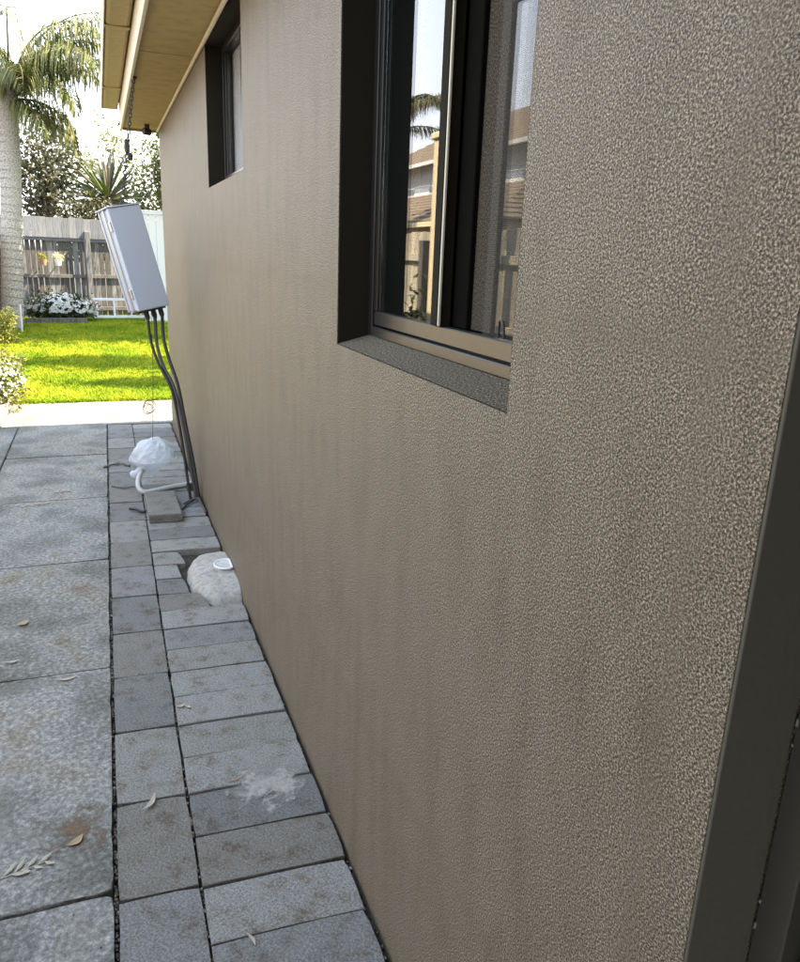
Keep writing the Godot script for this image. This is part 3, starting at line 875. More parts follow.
# ---------------------------------------------------------------- fences
func build_fences() -> void:
	# weathered back fence across the end of the lawn
	var f := thing("back_fence", "weathered grey paling fence with a paler top row across the back", "fence", Vector3(-0.6, 0, -18.7))
	f.rotation.y = 0.30
	var x := -5.0
	var i := 0
	while x < 4.5:
		var wd := rng.randf_range(0.085, 0.105)
		var hg := 1.66
		bar(f, "paling", Vector3(x, -0.05, -0.010 + rng.randf_range(-0.004, 0.004)), Vector3(x + wd, hg, 0.008), M.paling[rng.randi() % 4], 0.002)
		x += wd + rng.randf_range(0.004, 0.022)
		i += 1
	x = -5.0
	while x < 4.5:
		bar(f, "top_paling", Vector3(x, 1.69, 0.075), Vector3(x + 0.148, 2.10 + rng.randf_range(-0.012, 0.012), 0.09), M.paling_pale[rng.randi() % 3], 0.002)
		x += 0.152
	bar(f, "rail", Vector3(-5, 1.62, 0.012), Vector3(4.5, 1.70, 0.055), M.paling_pale[1], 0.004)
	bar(f, "rail", Vector3(-5, 0.86, 0.012), Vector3(4.5, 0.935, 0.055), M.paling[1], 0.004)
	bar(f, "rail", Vector3(-5, 0.16, 0.012), Vector3(4.5, 0.24, 0.055), M.paling[1], 0.004)
	for px in [-4.4, -2.3, 0.36, 2.6]:
		bar(f, "post", Vector3(px - 0.055, -0.06, 0.057), Vector3(px + 0.055, 1.84, 0.16), M.paling[3], 0.006)

	# sunny side fence on the left, mirrored in the window
	var s := thing("side_fence", "sunlit tan paling fence along the left boundary, mirrored in the window", "fence", Vector3(-1.87, 0, -8))
	var z := -9.3
	while z < 8.5:
		bar(s, "paling", Vector3(-0.012, 0.0, z), Vector3(0.004, 1.80 + rng.randf_range(-0.012, 0.012), z + 0.1), M.paling_tan[rng.randi() % 3], 0.002)
		z += 0.106
	for y in [0.25, 0.95, 1.52]:
		bar(s, "rail", Vector3(0.0065, y, -9.3), Vector3(0.045, y + 0.075, 8.5), M.paling_tan[0], 0.004)
	for k in 8:
		bar(s, "post", Vector3(0.047, -0.02, -8.9 + 2.4 * k), Vector3(0.145, 1.72, -8.8 + 2.4 * k), M.paling[2], 0.006)

	var sh := thing("garden_shed", "white painted board wall of a shed behind the hanging box", "shed", Vector3(2.0, 0, -17.6))
	for k in 14:
		bar(sh, "board", Vector3(-1.14 + 0.15 * k, 0.0, 0.0), Vector3(-0.995 + 0.15 * k, 2.22, 0.02), M.white, 0.004)
	bar(sh, "cap", Vector3(-1.16, 2.221, -0.03), Vector3(1.0, 2.27, 0.05), M.white, 0.005)
	bar(sh, "side_wall", Vector3(-1.14, 0.0, -0.9), Vector3(-1.12, 2.22, -0.005), M.white, 0.004)
	bar(sh, "roof", Vector3(-1.16, 2.271, -0.95), Vector3(1.0, 2.30, 0.05), M.white, 0.005)

	var ld := thing("ladder", "white metal ladder lying on its side against the back fence", "ladder", Vector3(0.3, 0.02, -18.15))
	ld.rotation = Vector3(-0.12, 0.08, 0)
	for y in [0.03, 0.40]:
		bar(ld, "rail", Vector3(-0.48, y, -0.02), Vector3(1.6, y + 0.055, 0.02), M.whitemetal, 0.005)
	for k in 6:
		bar(ld, "rung", Vector3(-0.44 + 0.36 * k, 0.086, -0.015), Vector3(-0.395 + 0.36 * k, 0.399, 0.015), M.whitemetal, 0.005)
	var pl := MB.new()
	pl.tube([Vector3(-0.75, 0, 0), Vector3(-0.1, -0.04, 0.02), Vector3(0.6, -0.07, 0)], 0.022, 8)
	var pole := part(self, "garden_pole", pl, M.whitemetal, Vector3(-0.05, 2.5, -20.2))
	tag(pole, "pale thin pole lying across the shrubs above the back fence", "pole")


# ---------------------------------------------------------------- plants
func crown(mb: MB, center: Vector3, rad: Vector3, clumps: int, per: int, size: float, cols: Array, spread := 0.28, seed_ := 1, narrow := 0.5) -> Array:
	var r := RandomNumberGenerator.new()
	r.seed = seed_
	var spots := []
	for i in clumps:
		var d := Vector3(r.randfn(), r.randfn(), r.randfn()).normalized() * pow(r.randf(), 0.45)
		spots.append(center + d * rad)
	for s in spots:
		var own := r.randf_range(0.6, 1.25)
		var cc: Color = cols[r.randi() % cols.size()]
		for k in per:
			var off := Vector3(r.randfn(), r.randfn() * 0.8, r.randfn()) * spread * own
			var dir := (off.normalized() + Vector3(r.randfn(), r.randfn() - 0.2, r.randfn()) * 0.6).normalized()
			var side := dir.cross(Vector3(r.randfn(), r.randfn(), r.randfn())).normalized()
			var j := r.randf_range(0.7, 1.3)
			mb.col = Color(cc.r * j, cc.g * j, cc.b * j)
			mb.leaf(s + off, dir, side, size * r.randf_range(0.6, 1.3), size * narrow * r.randf_range(0.7, 1.2))
	return spots

func leafy(called: String, label: String, category: String, base: Vector3, center: Vector3, rad: Vector3, clumps: int, per: int, size: float, cols: Array, trunk: float, seed_: int, spread := 0.28, group := "") -> Node3D:
	var t := thing(called, label, category, base, group)
	var mb := MB.new()
	var spots := crown(mb, center, rad, clumps, per, size, cols, spread, seed_)
	part(t, "crown", mb, M.leaf)
	var tr := MB.new()
	var fork := center - Vector3(0, rad.y * 0.7, 0)
	if fork.y < 0.1: fork.y = 0.1
	tr.tube([Vector3(0, -0.07, 0), fork * 0.5 + Vector3(0.04, 0, 0.02), fork], [trunk, trunk * 0.8, trunk * 0.6], 8)
	for k in spots.size():
		if k % 3 == 0:
			var s: Vector3 = spots[k]
			tr.tube([fork, fork.lerp(s, 0.55) + Vector3(0, -0.05, 0), s], [trunk * 0.45, trunk * 0.25, trunk * 0.08], 5)
	part(t, "trunk", tr, M.bark)
	return t

func blossoms(t: Node3D, center: Vector3, rad: Vector3, count: int, size: float, c1: Color, c2: Color, seed_: int) -> void:
	var r := RandomNumberGenerator.new()
	r.seed = seed_
	var mb := MB.new()
	for i in count:
		var d := Vector3(r.randfn(), absf(r.randfn()) * 0.9, r.randfn()).normalized()
		var p := center + d * rad * r.randf_range(0.92, 1.08)
		var nn := (d + Vector3(r.randfn(), r.randfn() + 0.5, r.randfn()) * 0.35).normalized()
		var u := nn.cross(Vector3(0.3, 0.1, 0.9)).normalized()
		var w := nn.cross(u)
		var s := size * r.randf_range(0.7, 1.2)
		for k in 6:
			var a := TAU * k / 6.0
			var e := u * cos(a) + w * sin(a)
			var sd := w * cos(a) - u * sin(a)
			mb.col = c1
			mb.flat(p, p + e * s * 0.7 + sd * s * 0.33, p + e * s + nn * s * 0.15, nn)
			mb.flat(p, p + e * s + nn * s * 0.15, p + e * s * 0.7 - sd * s * 0.33, nn)
			mb.col = c2
			mb.flat(p + nn * s * 0.12, p + nn * s * 0.08 + e * s * 0.25, p + nn * s * 0.08 + (u * cos(a + 1.05) + w * sin(a + 1.05)) * s * 0.25, nn)
	var b := part(t, "blossom", mb, M.leaf)
	b.set_meta("kind", "stuff")

func build_garden() -> void:
	# daisy bush under the back fence
	var d := thing("daisy_bush", "wide mound of white daisies at the foot of the back fence", "bush", Vector3(-0.82, 0, -17.55))
	var mb := MB.new()
	crown(mb, Vector3(0, 0.27, 0), Vector3(0.62, 0.26, 0.32), 90, 60, 0.075, [Color(0.045, 0.06, 0.02), Color(0.06, 0.07, 0.03), Color(0.09, 0.07, 0.04)], 0.09, 3)
	part(d, "foliage", mb, M.leaf)
	blossoms(d, Vector3(0.0, 0.24, 0), Vector3(0.66, 0.34, 0.40), 420, 0.046, Color(0.72, 0.72, 0.74), Color(0.6, 0.45, 0.08), 4)
	# sunlit flowers by the kerb
	var w := thing("flower_clump", "sunlit white flowering clump spilling over the kerb at left", "bush", Vector3(-1.02, 0, -8.25))
	mb = MB.new()
	crown(mb, Vector3(-0.05, 0.22, 0), Vector3(0.26, 0.22, 0.42), 60, 55, 0.05, [Color(0.13, 0.16, 0.03), Color(0.2, 0.22, 0.05), Color(0.16, 0.15, 0.05)], 0.07, 5)
	part(w, "foliage", mb, M.leaf)
	blossoms(w, Vector3(-0.05, 0.2, 0), Vector3(0.30, 0.30, 0.50), 260, 0.022, Color(0.72, 0.71, 0.66), Color(0.6, 0.5, 0.12), 6)
	leafy("golden_shrub", "small upright golden leaved shrub in front of the stump", "shrub", Vector3(-1.44, 0, -13.6), Vector3(0, 0.27, 0), Vector3(0.11, 0.25, 0.11), 34, 40, 0.05, [Color(0.30, 0.28, 0.05), Color(0.22, 0.24, 0.05)], 0.012, 7, 0.05)
	leafy("low_shrub", "low yellow green shrub behind the white flowering clump", "shrub", Vector3(-1.22, 0, -10.0), Vector3(0, 0.2, 0), Vector3(0.2, 0.18, 0.3), 30, 45, 0.045, [Color(0.16, 0.19, 0.04), Color(0.22, 0.22, 0.06)], 0.012, 8, 0.06)
	leafy("dark_shrub", "dark glossy shrub mirrored at the bottom of the window pane", "shrub", Vector3(-1.55, 0, -6.65), Vector3(0, 0.75, 0), Vector3(0.22, 0.5, 0.32), 40, 40, 0.09, [Color(0.02, 0.035, 0.012), Color(0.035, 0.05, 0.015)], 0.02, 9, 0.10)
	var ed := MB.new()
	ed.slab([Vector3(-0.6, 0, 0.05), Vector3(0.55, 0, 0.0), Vector3(0.55, 0, -0.07), Vector3(-0.6, 0, -0.02)], -0.05, 0.13, 0.01)
	tag(part(self, "garden_edging", ed, M.timber, Vector3(-0.85, 0, -17.1)), "low curved timber edging in front of the daisies", "edging")
	# stump and stake
	var st := thing("tree_stump", "rough brown tree stump beside the palm at the left edge", "stump", Vector3(-1.62, 0, -16.1))
	mb = MB.new()
	var g := []
	for i in 9:
		var r := []
		for j in 14:
			var a := TAU * j / 14.0
			var rad := (0.2 - 0.05 * i / 8.0 + 0.03 * sin(a * 3 + i)) + rng.randf_range(-0.015, 0.015)
			if i == 8: rad *= 0.15
			r.append(Vector3(cos(a) * rad, 0.62 * minf(i, 7) / 7.0 + (rng.randf_range(-0.02, 0.04) if i > 5 else 0.0), sin(a) * rad))
		g.append(r)
	mb.grid(g, Vector3(0, 0.2, 0), true)
	part(st, "trunk", mb, M.bark)
	var sk := MB.new()
	sk.tube([Vector3(0, -0.02, 0), Vector3(0.01, 0.52, 0)], 0.014, 6)
	tag(part(self, "garden_stake", sk, M.whitemetal, Vector3(-1.36, 0, -15.2)), "thin pale garden stake standing in front of the stump", "stake")
	# two hanging pots on the fence
	for k in 2:
		var p := thing("hanging_pot", ["yellow flower pot hung on the fence, nearer the palm", "yellow and white flower pot hung on the fence, nearer the post"][k], "flower pot", [Vector3(-1.1, 1.12, -18.30), Vector3(-0.815, 1.12, -18.40)][k], "flower pots hung on the back fence")
		mb = MB.new()
		mb.tube([Vector3(0, 0, 0), Vector3(0, 0.05, 0), Vector3(0, 0.12, 0), Vector3(0, 0.125, 0)], [0.05, 0.06, 0.075, 0.07], 12)
		part(p, "pot", mb, M.terracotta if k == 0 else M.white)
		mb = MB.new()
		crown(mb, Vector3(0, 0.17, 0), Vector3(0.07, 0.05, 0.07), 14, 20, 0.04, [Color(0.4, 0.32, 0.05), Color(0.26, 0.27, 0.06)] if k == 0 else [Color(0.6, 0.55, 0.3), Color(0.6, 0.6, 0.58)], 0.03, 21 + k)
		part(p, "blossom", mb, M.leaf)
		bar(p, "bracket", Vector3(-0.01, 0.04, -0.2), Vector3(0.01, 0.06, -0.055), M.steel, 0.002)


func frond(mb: MB, base: Vector3, heading: float, length: float, lift: float, droop: float, seed_: int, cols: Array, leaflet := 0.42) -> void:
	var r := RandomNumberGenerator.new()
	r.seed = seed_
	var out := Vector3(cos(heading), 0, sin(heading))
	var pts := []; var rad := []
	var p := base
	var steps := 22
	var ang := lift
	for i in steps + 1:
		pts.append(p)
		rad.append(lerpf(0.022, 0.004, float(i) / steps))
		p += (out * cos(ang) + Vector3.UP * sin(ang)) * (length / steps)
		ang -= droop / steps * (0.5 + 1.0 * i / steps)
	mb.col = Color(0.13, 0.13, 0.05)
	mb.tube(pts, rad, 5)
	var across := Vector3(-out.z, 0, out.x)
	for i in range(3, steps * 5):
		var t := i / float(steps * 5)
		var q: Vector3 = pts[int(t * steps)].lerp(pts[mini(int(t * steps) + 1, steps)], fmod(t * steps, 1.0))
		for s in [-1.0, 1.0]:
			var cc: Color = cols[r.randi() % cols.size()]
			var j := r.randf_range(0.7, 1.3)
			mb.col = Color(cc.r * j, cc.g * j, cc.b * j)
			var l := leaflet * sin(PI * clampf(t * 0.92 + 0.08, 0, 1)) * r.randf_range(0.75, 1.15) + 0.06
			var d1: Vector3 = (across * s * r.randf_range(0.5, 1.0) + out * 0.45 + Vector3.UP * r.randf_range(-0.8, 0.15)).normalized()
			var m1: Vector3 = q + d1 * l * 0.45
			var tip: Vector3 = m1 + (d1 * 0.35 + Vector3.DOWN * r.randf_range(0.6, 1.0)).normalized() * l * 0.6
			var wv: Vector3 = d1.cross(Vector3.UP).normalized() * 0.011
			var hint: Vector3 = d1.cross(wv)
			mb.quad(q - wv * 0.6, q + wv * 0.6, m1 + wv, m1 - wv, hint)
			mb.flat(m1 - wv, m1 + wv, tip, hint)

func palm(label: String, at: Vector3, height: float, radius: float, fronds: Array, cols: Array, seed_: int, leaflet := 0.42, lean := 0.0) -> void:
	var t := thing("palm_tree", label, "palm tree", at)
	t.rotation.z = lean
	var tr := MB.new()
	var pts := []; var rad := []
	var r := RandomNumberGenerator.new()
	r.seed = seed_
	var y := -0.07
	while y < height:
		var step := r.randf_range(0.10, 0.16)
		for e in [[0.0, 0.0], [step * 0.8, 0.0], [step * 0.86, 0.018]]:
			pts.append(Vector3(0.02 * sin(y), y + e[0], 0)); rad.append(radius * (1.0 - 0.14 * y / height) + e[1])
		y += step
	tr.tube(pts, rad, 18)
	part(t, "trunk", tr, M.palmbark)
	var sh := MB.new()
	sh.tube([Vector3(0, height - 0.05, 0), Vector3(0, height + 0.3, 0), Vector3(0, height + 0.6, 0)], [radius * 0.95, radius * 0.7, 0.05], 10)
	part(t, "crownshaft", sh, M.palmbark)
	var k := 0
	for f in fronds:
		var mb := MB.new()
		frond(mb, Vector3(cos(f[0]) * radius * 0.5, height + 0.15 + f[4], sin(f[0]) * radius * 0.5), f[0], f[1], f[2], f[3], seed_ * 100 + k, cols, leaflet)
		part(t, "frond", mb, M.leaf)
		k += 1

func build_trees() -> void:
	var green := [Color(0.11, 0.14, 0.03), Color(0.16, 0.17, 0.04), Color(0.2, 0.19, 0.07), Color(0.13, 0.11, 0.06)]
	# heading, length, lift, droop, height offset
	var fr := []
	var r := RandomNumberGenerator.new()
	r.seed = 77
	for k in 9:
		fr.append([TAU * k / 9.0 + r.randf_range(-0.2, 0.2), r.randf_range(1.9, 2.4), r.randf_range(0.5, 1.2), r.randf_range(1.6, 2.3), r.randf_range(0.0, 0.3)])
	fr.append([0.05, 1.95, 0.8, 1.25, 0.2])      # long arching frond to the right
	fr.append([0.15, 2.7, 1.25, 1.9, 0.25])
	fr.append([-0.2, 2.5, 1.1, 1.9, 0.3])
	fr.append([0.35, 2.2, 1.35, 2.4, 0.3])
	fr.append([0.5, 1.5, 0.7, 2.6, 0.1])
	fr.append([1.3, 1.5, 0.9, 2.8, 0.1])
	fr.append([2.2, 1.6, 0.7, 2.6, 0.1])
	fr.append([0.1, 1.2, 0.2, 1.9, 0.0])
	fr.append([0.3, 1.3, -0.2, 1.0, -0.05])       # short low fronds against the trunk
	fr.append([0.9, 1.2, -0.1, 1.1, -0.05])
	palm("tall palm with ringed pale trunk and drooping fronds at left edge", Vector3(-1.60, 0, -16), 3.8, 0.19, fr, green, 5, 0.6, -0.083)
	fr = []
	for k in 13:
		fr.append([TAU * k / 13.0 + r.randf_range(-0.2, 0.2), r.randf_range(1.8, 2.5), r.randf_range(0.2, 1.3), r.randf_range(1.5, 2.4), r.randf_range(0.0, 0.3)])
	palm("dark palm beyond the side fence, mirrored high in the window pane", Vector3(-6.4, 0, -21.0), 4.6, 0.2, fr, [Color(0.04, 0.05, 0.02), Color(0.07, 0.07, 0.03), Color(0.16, 0.13, 0.04)], 6)

	# spiky yucca behind the fence
	var y := thing("yucca", "spiky yucca fan of sword leaves behind the back fence", "yucca", Vector3(0.30, 0, -20.8))
	var tr := MB.new()
	tr.tube([Vector3(0, -0.07, 0), Vector3(0.02, 1.4, 0), Vector3(0, 2.65, 0)], [0.13, 0.1, 0.08], 10)
	part(y, "trunk", tr, M.bark)
	var mb := MB.new()
	for k in 120:
		var d := Vector3(r.randfn(), r.randf_range(-0.35, 1.8), r.randfn() * 0.8).normalized()
		var l := r.randf_range(0.9, 1.3)
		var b := Vector3(0, 2.58 + d.y * 0.12, 0) + d * 0.05
		var sd := d.cross(Vector3(r.randfn(), r.randfn(), 1.0)).normalized() * 0.03
		var nn := d.cross(sd).normalized()
		var sag := Vector3.DOWN * 0.1 * (1.0 - absf(d.y))
		var j := r.randf_range(0.6, 1.35)
		mb.col = [Color(0.075, 0.07, 0.045), Color(0.10, 0.09, 0.055), Color(0.08, 0.11, 0.03)][k % 3] * j
		var m1 := b + d * l * 0.45
		var tip := b + d * l + sag
		mb.quad(b - sd * 0.6, b + sd * 0.6, m1 + sd, m1 - sd, nn)
		mb.flat(m1 - sd, m1 + sd, tip, nn)
	part(y, "crown", mb, M.leaf)

	var olive := [Color(0.055, 0.05, 0.028), Color(0.08, 0.07, 0.04), Color(0.13, 0.12, 0.06), Color(0.045, 0.05, 0.025)]
	leafy("tall_shrub", "tall dark leafed shrub between palm and yucca above the fence", "shrub", Vector3(-1.05, 0, -21.0), Vector3(0, 2.9, 0), Vector3(0.75, 1.35, 0.7), 60, 60, 0.13, olive, 0.07, 31, 0.2)
	leafy("broad_shrub", "broad olive brown shrub in front of the yucca trunk", "shrub", Vector3(-0.3, 0, -20.0), Vector3(0, 1.9, 0), Vector3(0.75, 0.75, 0.4), 55, 60, 0.11, olive, 0.06, 32, 0.16)
	leafy("bright_shrub", "yellow green shrub behind the white shed at the house corner", "shrub", Vector3(1.6, 0, -21.2), Vector3(0, 2.9, 0), Vector3(0.85, 1.15, 0.6), 60, 60, 0.12, [Color(0.16, 0.17, 0.04), Color(0.1, 0.10, 0.04), Color(0.2, 0.2, 0.06)], 0.06, 33, 0.18)
	leafy("pale_tree", "pale sparse treetop showing above the yucca", "tree", Vector3(0.35, 0, -26.0), Vector3(0, 4.3, 0), Vector3(1.3, 0.9, 0.9), 16, 40, 0.14, [Color(0.24, 0.24, 0.09), Color(0.3, 0.28, 0.12)], 0.08, 34, 0.2)
	# trees beside the house whose shade lies on the lawn
	var dk := [Color(0.05, 0.08, 0.02), Color(0.07, 0.09, 0.03)]
	leafy("shade_tree", "broad garden tree beyond the house corner shading the far lawn", "tree", Vector3(4.4, 0, -15.7), Vector3(0, 4.6, 0), Vector3(3.2, 1.4, 2.2), 300, 70, 0.2, dk, 0.16, 41, 0.38)
	leafy("small_tree", "slim garden tree beyond the house corner shading the near lawn", "tree", Vector3(3.1, 0, -11.0), Vector3(0, 3.9, 0), Vector3(0.5, 1.1, 0.5), 40, 60, 0.16, dk, 0.07, 42, 0.2)
	leafy("low_tree", "low spreading garden tree near the house end", "tree", Vector3(3.6, 0, -9.35), Vector3(0, 3.0, 0), Vector3(1.6, 0.5, 0.22), 44, 50, 0.14, dk, 0.07, 43, 0.13)


# ---------------------------------------------------------------- hanging utility box, chain, cables
func smooth(p: Array, per := 6) -> Array:
	var out := []
	for i in p.size() - 1:
		var a: Vector3 = p[maxi(i - 1, 0)]; var b: Vector3 = p[i]; var c: Vector3 = p[i + 1]; var d: Vector3 = p[mini(i + 2, p.size() - 1)]
		for k in per:
			out.append(b.cubic_interpolate(c, a, d, float(k) / per))
	out.append(p[-1])
	return out

func build_utility() -> void:
	# enclosure, hung by its top, leaning to the left
	var b := thing("utility_box", "tilted light grey metal meter box hanging from a chain beside the wall", "box", Vector3(0.224, 1.488, -5.1))
	b.basis = Basis(Vector3.BACK, deg_to_rad(11.5)) * Basis(Vector3.UP, deg_to_rad(24)) * Basis(Vector3.RIGHT, deg_to_rad(-5))
	var w := 0.100; var h := 0.30
	bar(b, "body", Vector3(-w, -h, -0.15), Vector3(w, h, -0.012), M.powder, 0.006)
	bar(b, "cover", Vector3(-w - 0.006, -h - 0.006, -0.0115), Vector3(w + 0.006, h + 0.004, 0.012), M.powder, 0.005)
	bar(b, "rain_hood", Vector3(-w - 0.012, h + 0.0045, -0.155), Vector3(w + 0.012, h + 0.012, 0.018), M.powder, 0.002)
	bar(b, "side_flange", Vector3(-w - 0.013, -h, -0.06), Vector3(-w - 0.0065, h, -0.045), M.galv, 0.002)
	bar(b, "side_flange", Vector3(-w - 0.011, -h, -0.12), Vector3(-w - 0.0005, h, -0.112), M.galv, 0.002)
	for y in [-0.2, 0.2]:
		bar(b, "hinge", Vector3(-w - 0.016, y - 0.03, -0.020), Vector3(-w - 0.0062, y + 0.03, 0.004), M.galv, 0.003)
	bar(b, "gland_plate", Vector3(-0.09, -h - 0.018, -0.125), Vector3(0.1, -h - 0.0065, -0.03), M.steel, 0.003)
	for x in [-0.02, 0.03, 0.08]:
		var gl := MB.new()
		gl.tube([Vector3(x, -h - 0.018, -0.075), Vector3(x, -h - 0.05, -0.075), Vector3(x, -h - 0.065, -0.075)], [0.016, 0.016, 0.012], 10)
		part(b, "cable_gland", gl, M.rubber)
	var eye := MB.new()
	var ep := []
	for k in 11: ep.append(Vector3(0.04 + cos(PI * k / 10.0) * 0.02, h + 0.012 + sin(PI * k / 10.0) * 0.03, -0.07))
	eye.tube(ep, 0.004, 6)
	part(b, "lifting_eye", eye, M.steel)

	# chain from the soffit
	var ch := thing("hanging_chain", "dark steel chain hanging from the eave down to the grey box", "chain", Vector3(0.25, SOFFIT, -5.05))
	var ring := TorusMesh.new()
	ring.inner_radius = 0.0075; ring.outer_radius = 0.0150; ring.rings = 10; ring.ring_segments = 5
	var top := Vector3(0.25, SOFFIT - 0.012, -5.05); var end := b.transform * Vector3(0.04, h + 0.040, -0.07)
	var n := 30
	for k in n:
		var l := part(ch, "link", ring, M.steel, top.lerp(end, (k + 0.5) / n) - ch.position)
		l.basis = Basis(Vector3.UP, PI / 2 * (k % 2) + 0.3) * Basis(Vector3.RIGHT, PI / 2) * Basis.from_scale(Vector3(0.85, 1.1, 1.15))
	bar(ch, "hook_plate", Vector3(-0.018, -0.012, -0.018), Vector3(0.018, -0.001, 0.018), M.steel, 0.002)
	var at := top.lerp(end, 0.52) - ch.position
	bar(ch, "shackle", at + Vector3(-0.018, -0.045, -0.012), at + Vector3(0.012, 0.03, 0.014), M.steel, 0.006)
	bar(ch, "turnbuckle", at + Vector3(-0.004, -0.085, -0.012), at + Vector3(0.026, -0.043, 0.014), M.rubber, 0.008)

	var kn := thing("eave_knob", "small black cylinder fitting under the far end of the eave", "fitting", Vector3(0.42, SOFFIT, -6.85))
	var km := MB.new()
	km.tube([Vector3(0, -0.001, 0), Vector3(0, -0.03, 0)], 0.02, 10)
	part(kn, "mount", km, M.steel)
	km = MB.new()
	km.tube([Vector3(-0.030, -0.052, 0.02), Vector3(-0.025, -0.052, 0.016), Vector3(0.018, -0.052, -0.014), Vector3(0.023, -0.052, -0.018)], [0.020, 0.026, 0.026, 0.016], 12)
	part(kn, "cylinder", km, M.rubber)

	# cables down to the foot of the wall
	var g0 := b.transform * Vector3(-0.02, -h - 0.06, -0.075)
	var g1 := b.transform * Vector3(0.03, -h - 0.06, -0.075)
	var g2 := b.transform * Vector3(0.08, -h - 0.06, -0.075)
	var runs := [
		[[g0, Vector3(0.272, 0.985, -5.12), Vector3(0.308, 0.85, -5.07), Vector3(0.376, 0.693, -5.0), Vector3(0.411, 0.443, -4.95), Vector3(0.434, 0.19, -4.9), Vector3(0.452, -0.02, -4.86)], 0.0095, "leftmost dark cable running from the box down to the pavers"],
		[[g1, Vector3(0.307, 0.966, -5.12), Vector3(0.338, 0.83, -5.07), Vector3(0.394, 0.692, -5.0), Vector3(0.437, 0.442, -4.95), Vector3(0.465, 0.188, -4.9), Vector3(0.489, -0.02, -4.86)], 0.011, "middle dark cable running from the box down along the wall"],
		[[g2, Vector3(0.348, 1.0, -5.09), Vector3(0.372, 0.879, -5.05), Vector3(0.412, 0.727, -4.98), Vector3(0.446, 0.479, -4.93), Vector3(0.480, 0.227, -4.88), Vector3(0.503, -0.02, -4.83)], 0.0105, "cable nearest the wall running from the box to its foot"]]
	var k2 := 0
	for q in runs:
		var mb := MB.new()
		mb.tube(smooth(q[0]), q[1], 8)
		tag(part(self, "power_cable", mb, M.rubber if k2 != 1 else M.rubber_grey), q[2], "cable", "cables hanging from the grey box")
		k2 += 1
	var tie := MB.new()
	tie.tube([Vector3(0.455, 0.10, -4.905), Vector3(0.458, 0.05, -4.895)], 0.026, 10)
	tag(part(self, "cable_clamp", tie, M.steel), "dark sleeve gathering the cables just above the pavers", "clamp")

	# thin wire with a coil
	var wr := thing("thin_wire", "thin hanging wire with a small loose coil under the box", "wire", Vector3(0.28, 0.33, -5.12))
	var p0 := b.transform * Vector3(0.0, -h - 0.03, -0.05)
	var mb2 := MB.new()
	mb2.tube(smooth([p0 - wr.position, Vector3(0.278, 0.95, -5.12) - wr.position, Vector3(0.272, 0.743, -5.12) - wr.position, Vector3(0.262, 0.55, -5.13) - wr.position, Vector3(0.250, 0.30, -5.17) - wr.position]), 0.0016, 5)
	part(wr, "strand", mb2, M.rubber_grey)
	mb2 = MB.new()
	var loops := []
	for k in 61:
		var a := TAU * k / 12.0
		var rr := 0.032 + 0.012 * sin(a * 0.77)
		loops.append(Vector3(-0.045 + cos(a) * rr * 0.9 + 0.010 * sin(a * 0.31), 0.23 + sin(a) * rr + 0.012 * cos(a * 0.45), 0.012 * sin(a * 0.63)))
	mb2.tube(loops, 0.0017, 5)
	part(wr, "coil", mb2, M.rubber_grey)

	# flexible conduit ending in a plastic bag
	var cd := MB.new()
	var path := smooth([Vector3(0.60, 0.05, -5.22), Vector3(0.50, 0.022, -5.17), Vector3(0.36, 0.019, -5.12), Vector3(0.24, 0.018, -5.06), Vector3(0.175, 0.022, -5.03), Vector3(0.142, 0.05, -5.06), Vector3(0.150, 0.10, -5.12), Vector3(0.19, 0.155, -5.17), Vector3(0.22, 0.20, -5.19)], 16)
	var rr2 := []
	for k in path.size(): rr2.append(0.0155 + (0.0018 if k % 2 == 0 else 0.0))
	cd.tube(path, rr2, 10)
	tag(part(self, "conduit", cd, M.pvc), "pale grey flexible conduit curling up from the wall into the bag", "conduit")
	var bg := thing("plastic_bag", "crumpled white plastic bag tied over the conduit end", "bag", Vector3(0.235, 0.085, -5.19))
	bg.add_child(bag_mesh(), true)
	var tl := MB.new()
	tl.tube(smooth([Vector3(-0.06, 0.06, 0.03), Vector3(-0.10, 0.035, 0.04), Vector3(-0.135, 0.02, 0.04)]), [0.022, 0.024, 0.026, 0.024, 0.022, 0.021, 0.02, 0.024, 0.028, 0.026, 0.024, 0.02, 0.012], 7)
	part(bg, "knot_tail", tl, M.bag)
	var sp := MB.new()
	sp.tube(smooth([Vector3(0.11, 0.16, 0.02), Vector3(0.15, 0.14, 0.0), Vector3(0.168, 0.11, 0.0)], 4), [0.014, 0.012, 0.01, 0.008, 0.007, 0.006, 0.006, 0.005, 0.003], 6)
	part(bg, "loose_corner", sp, M.bag)

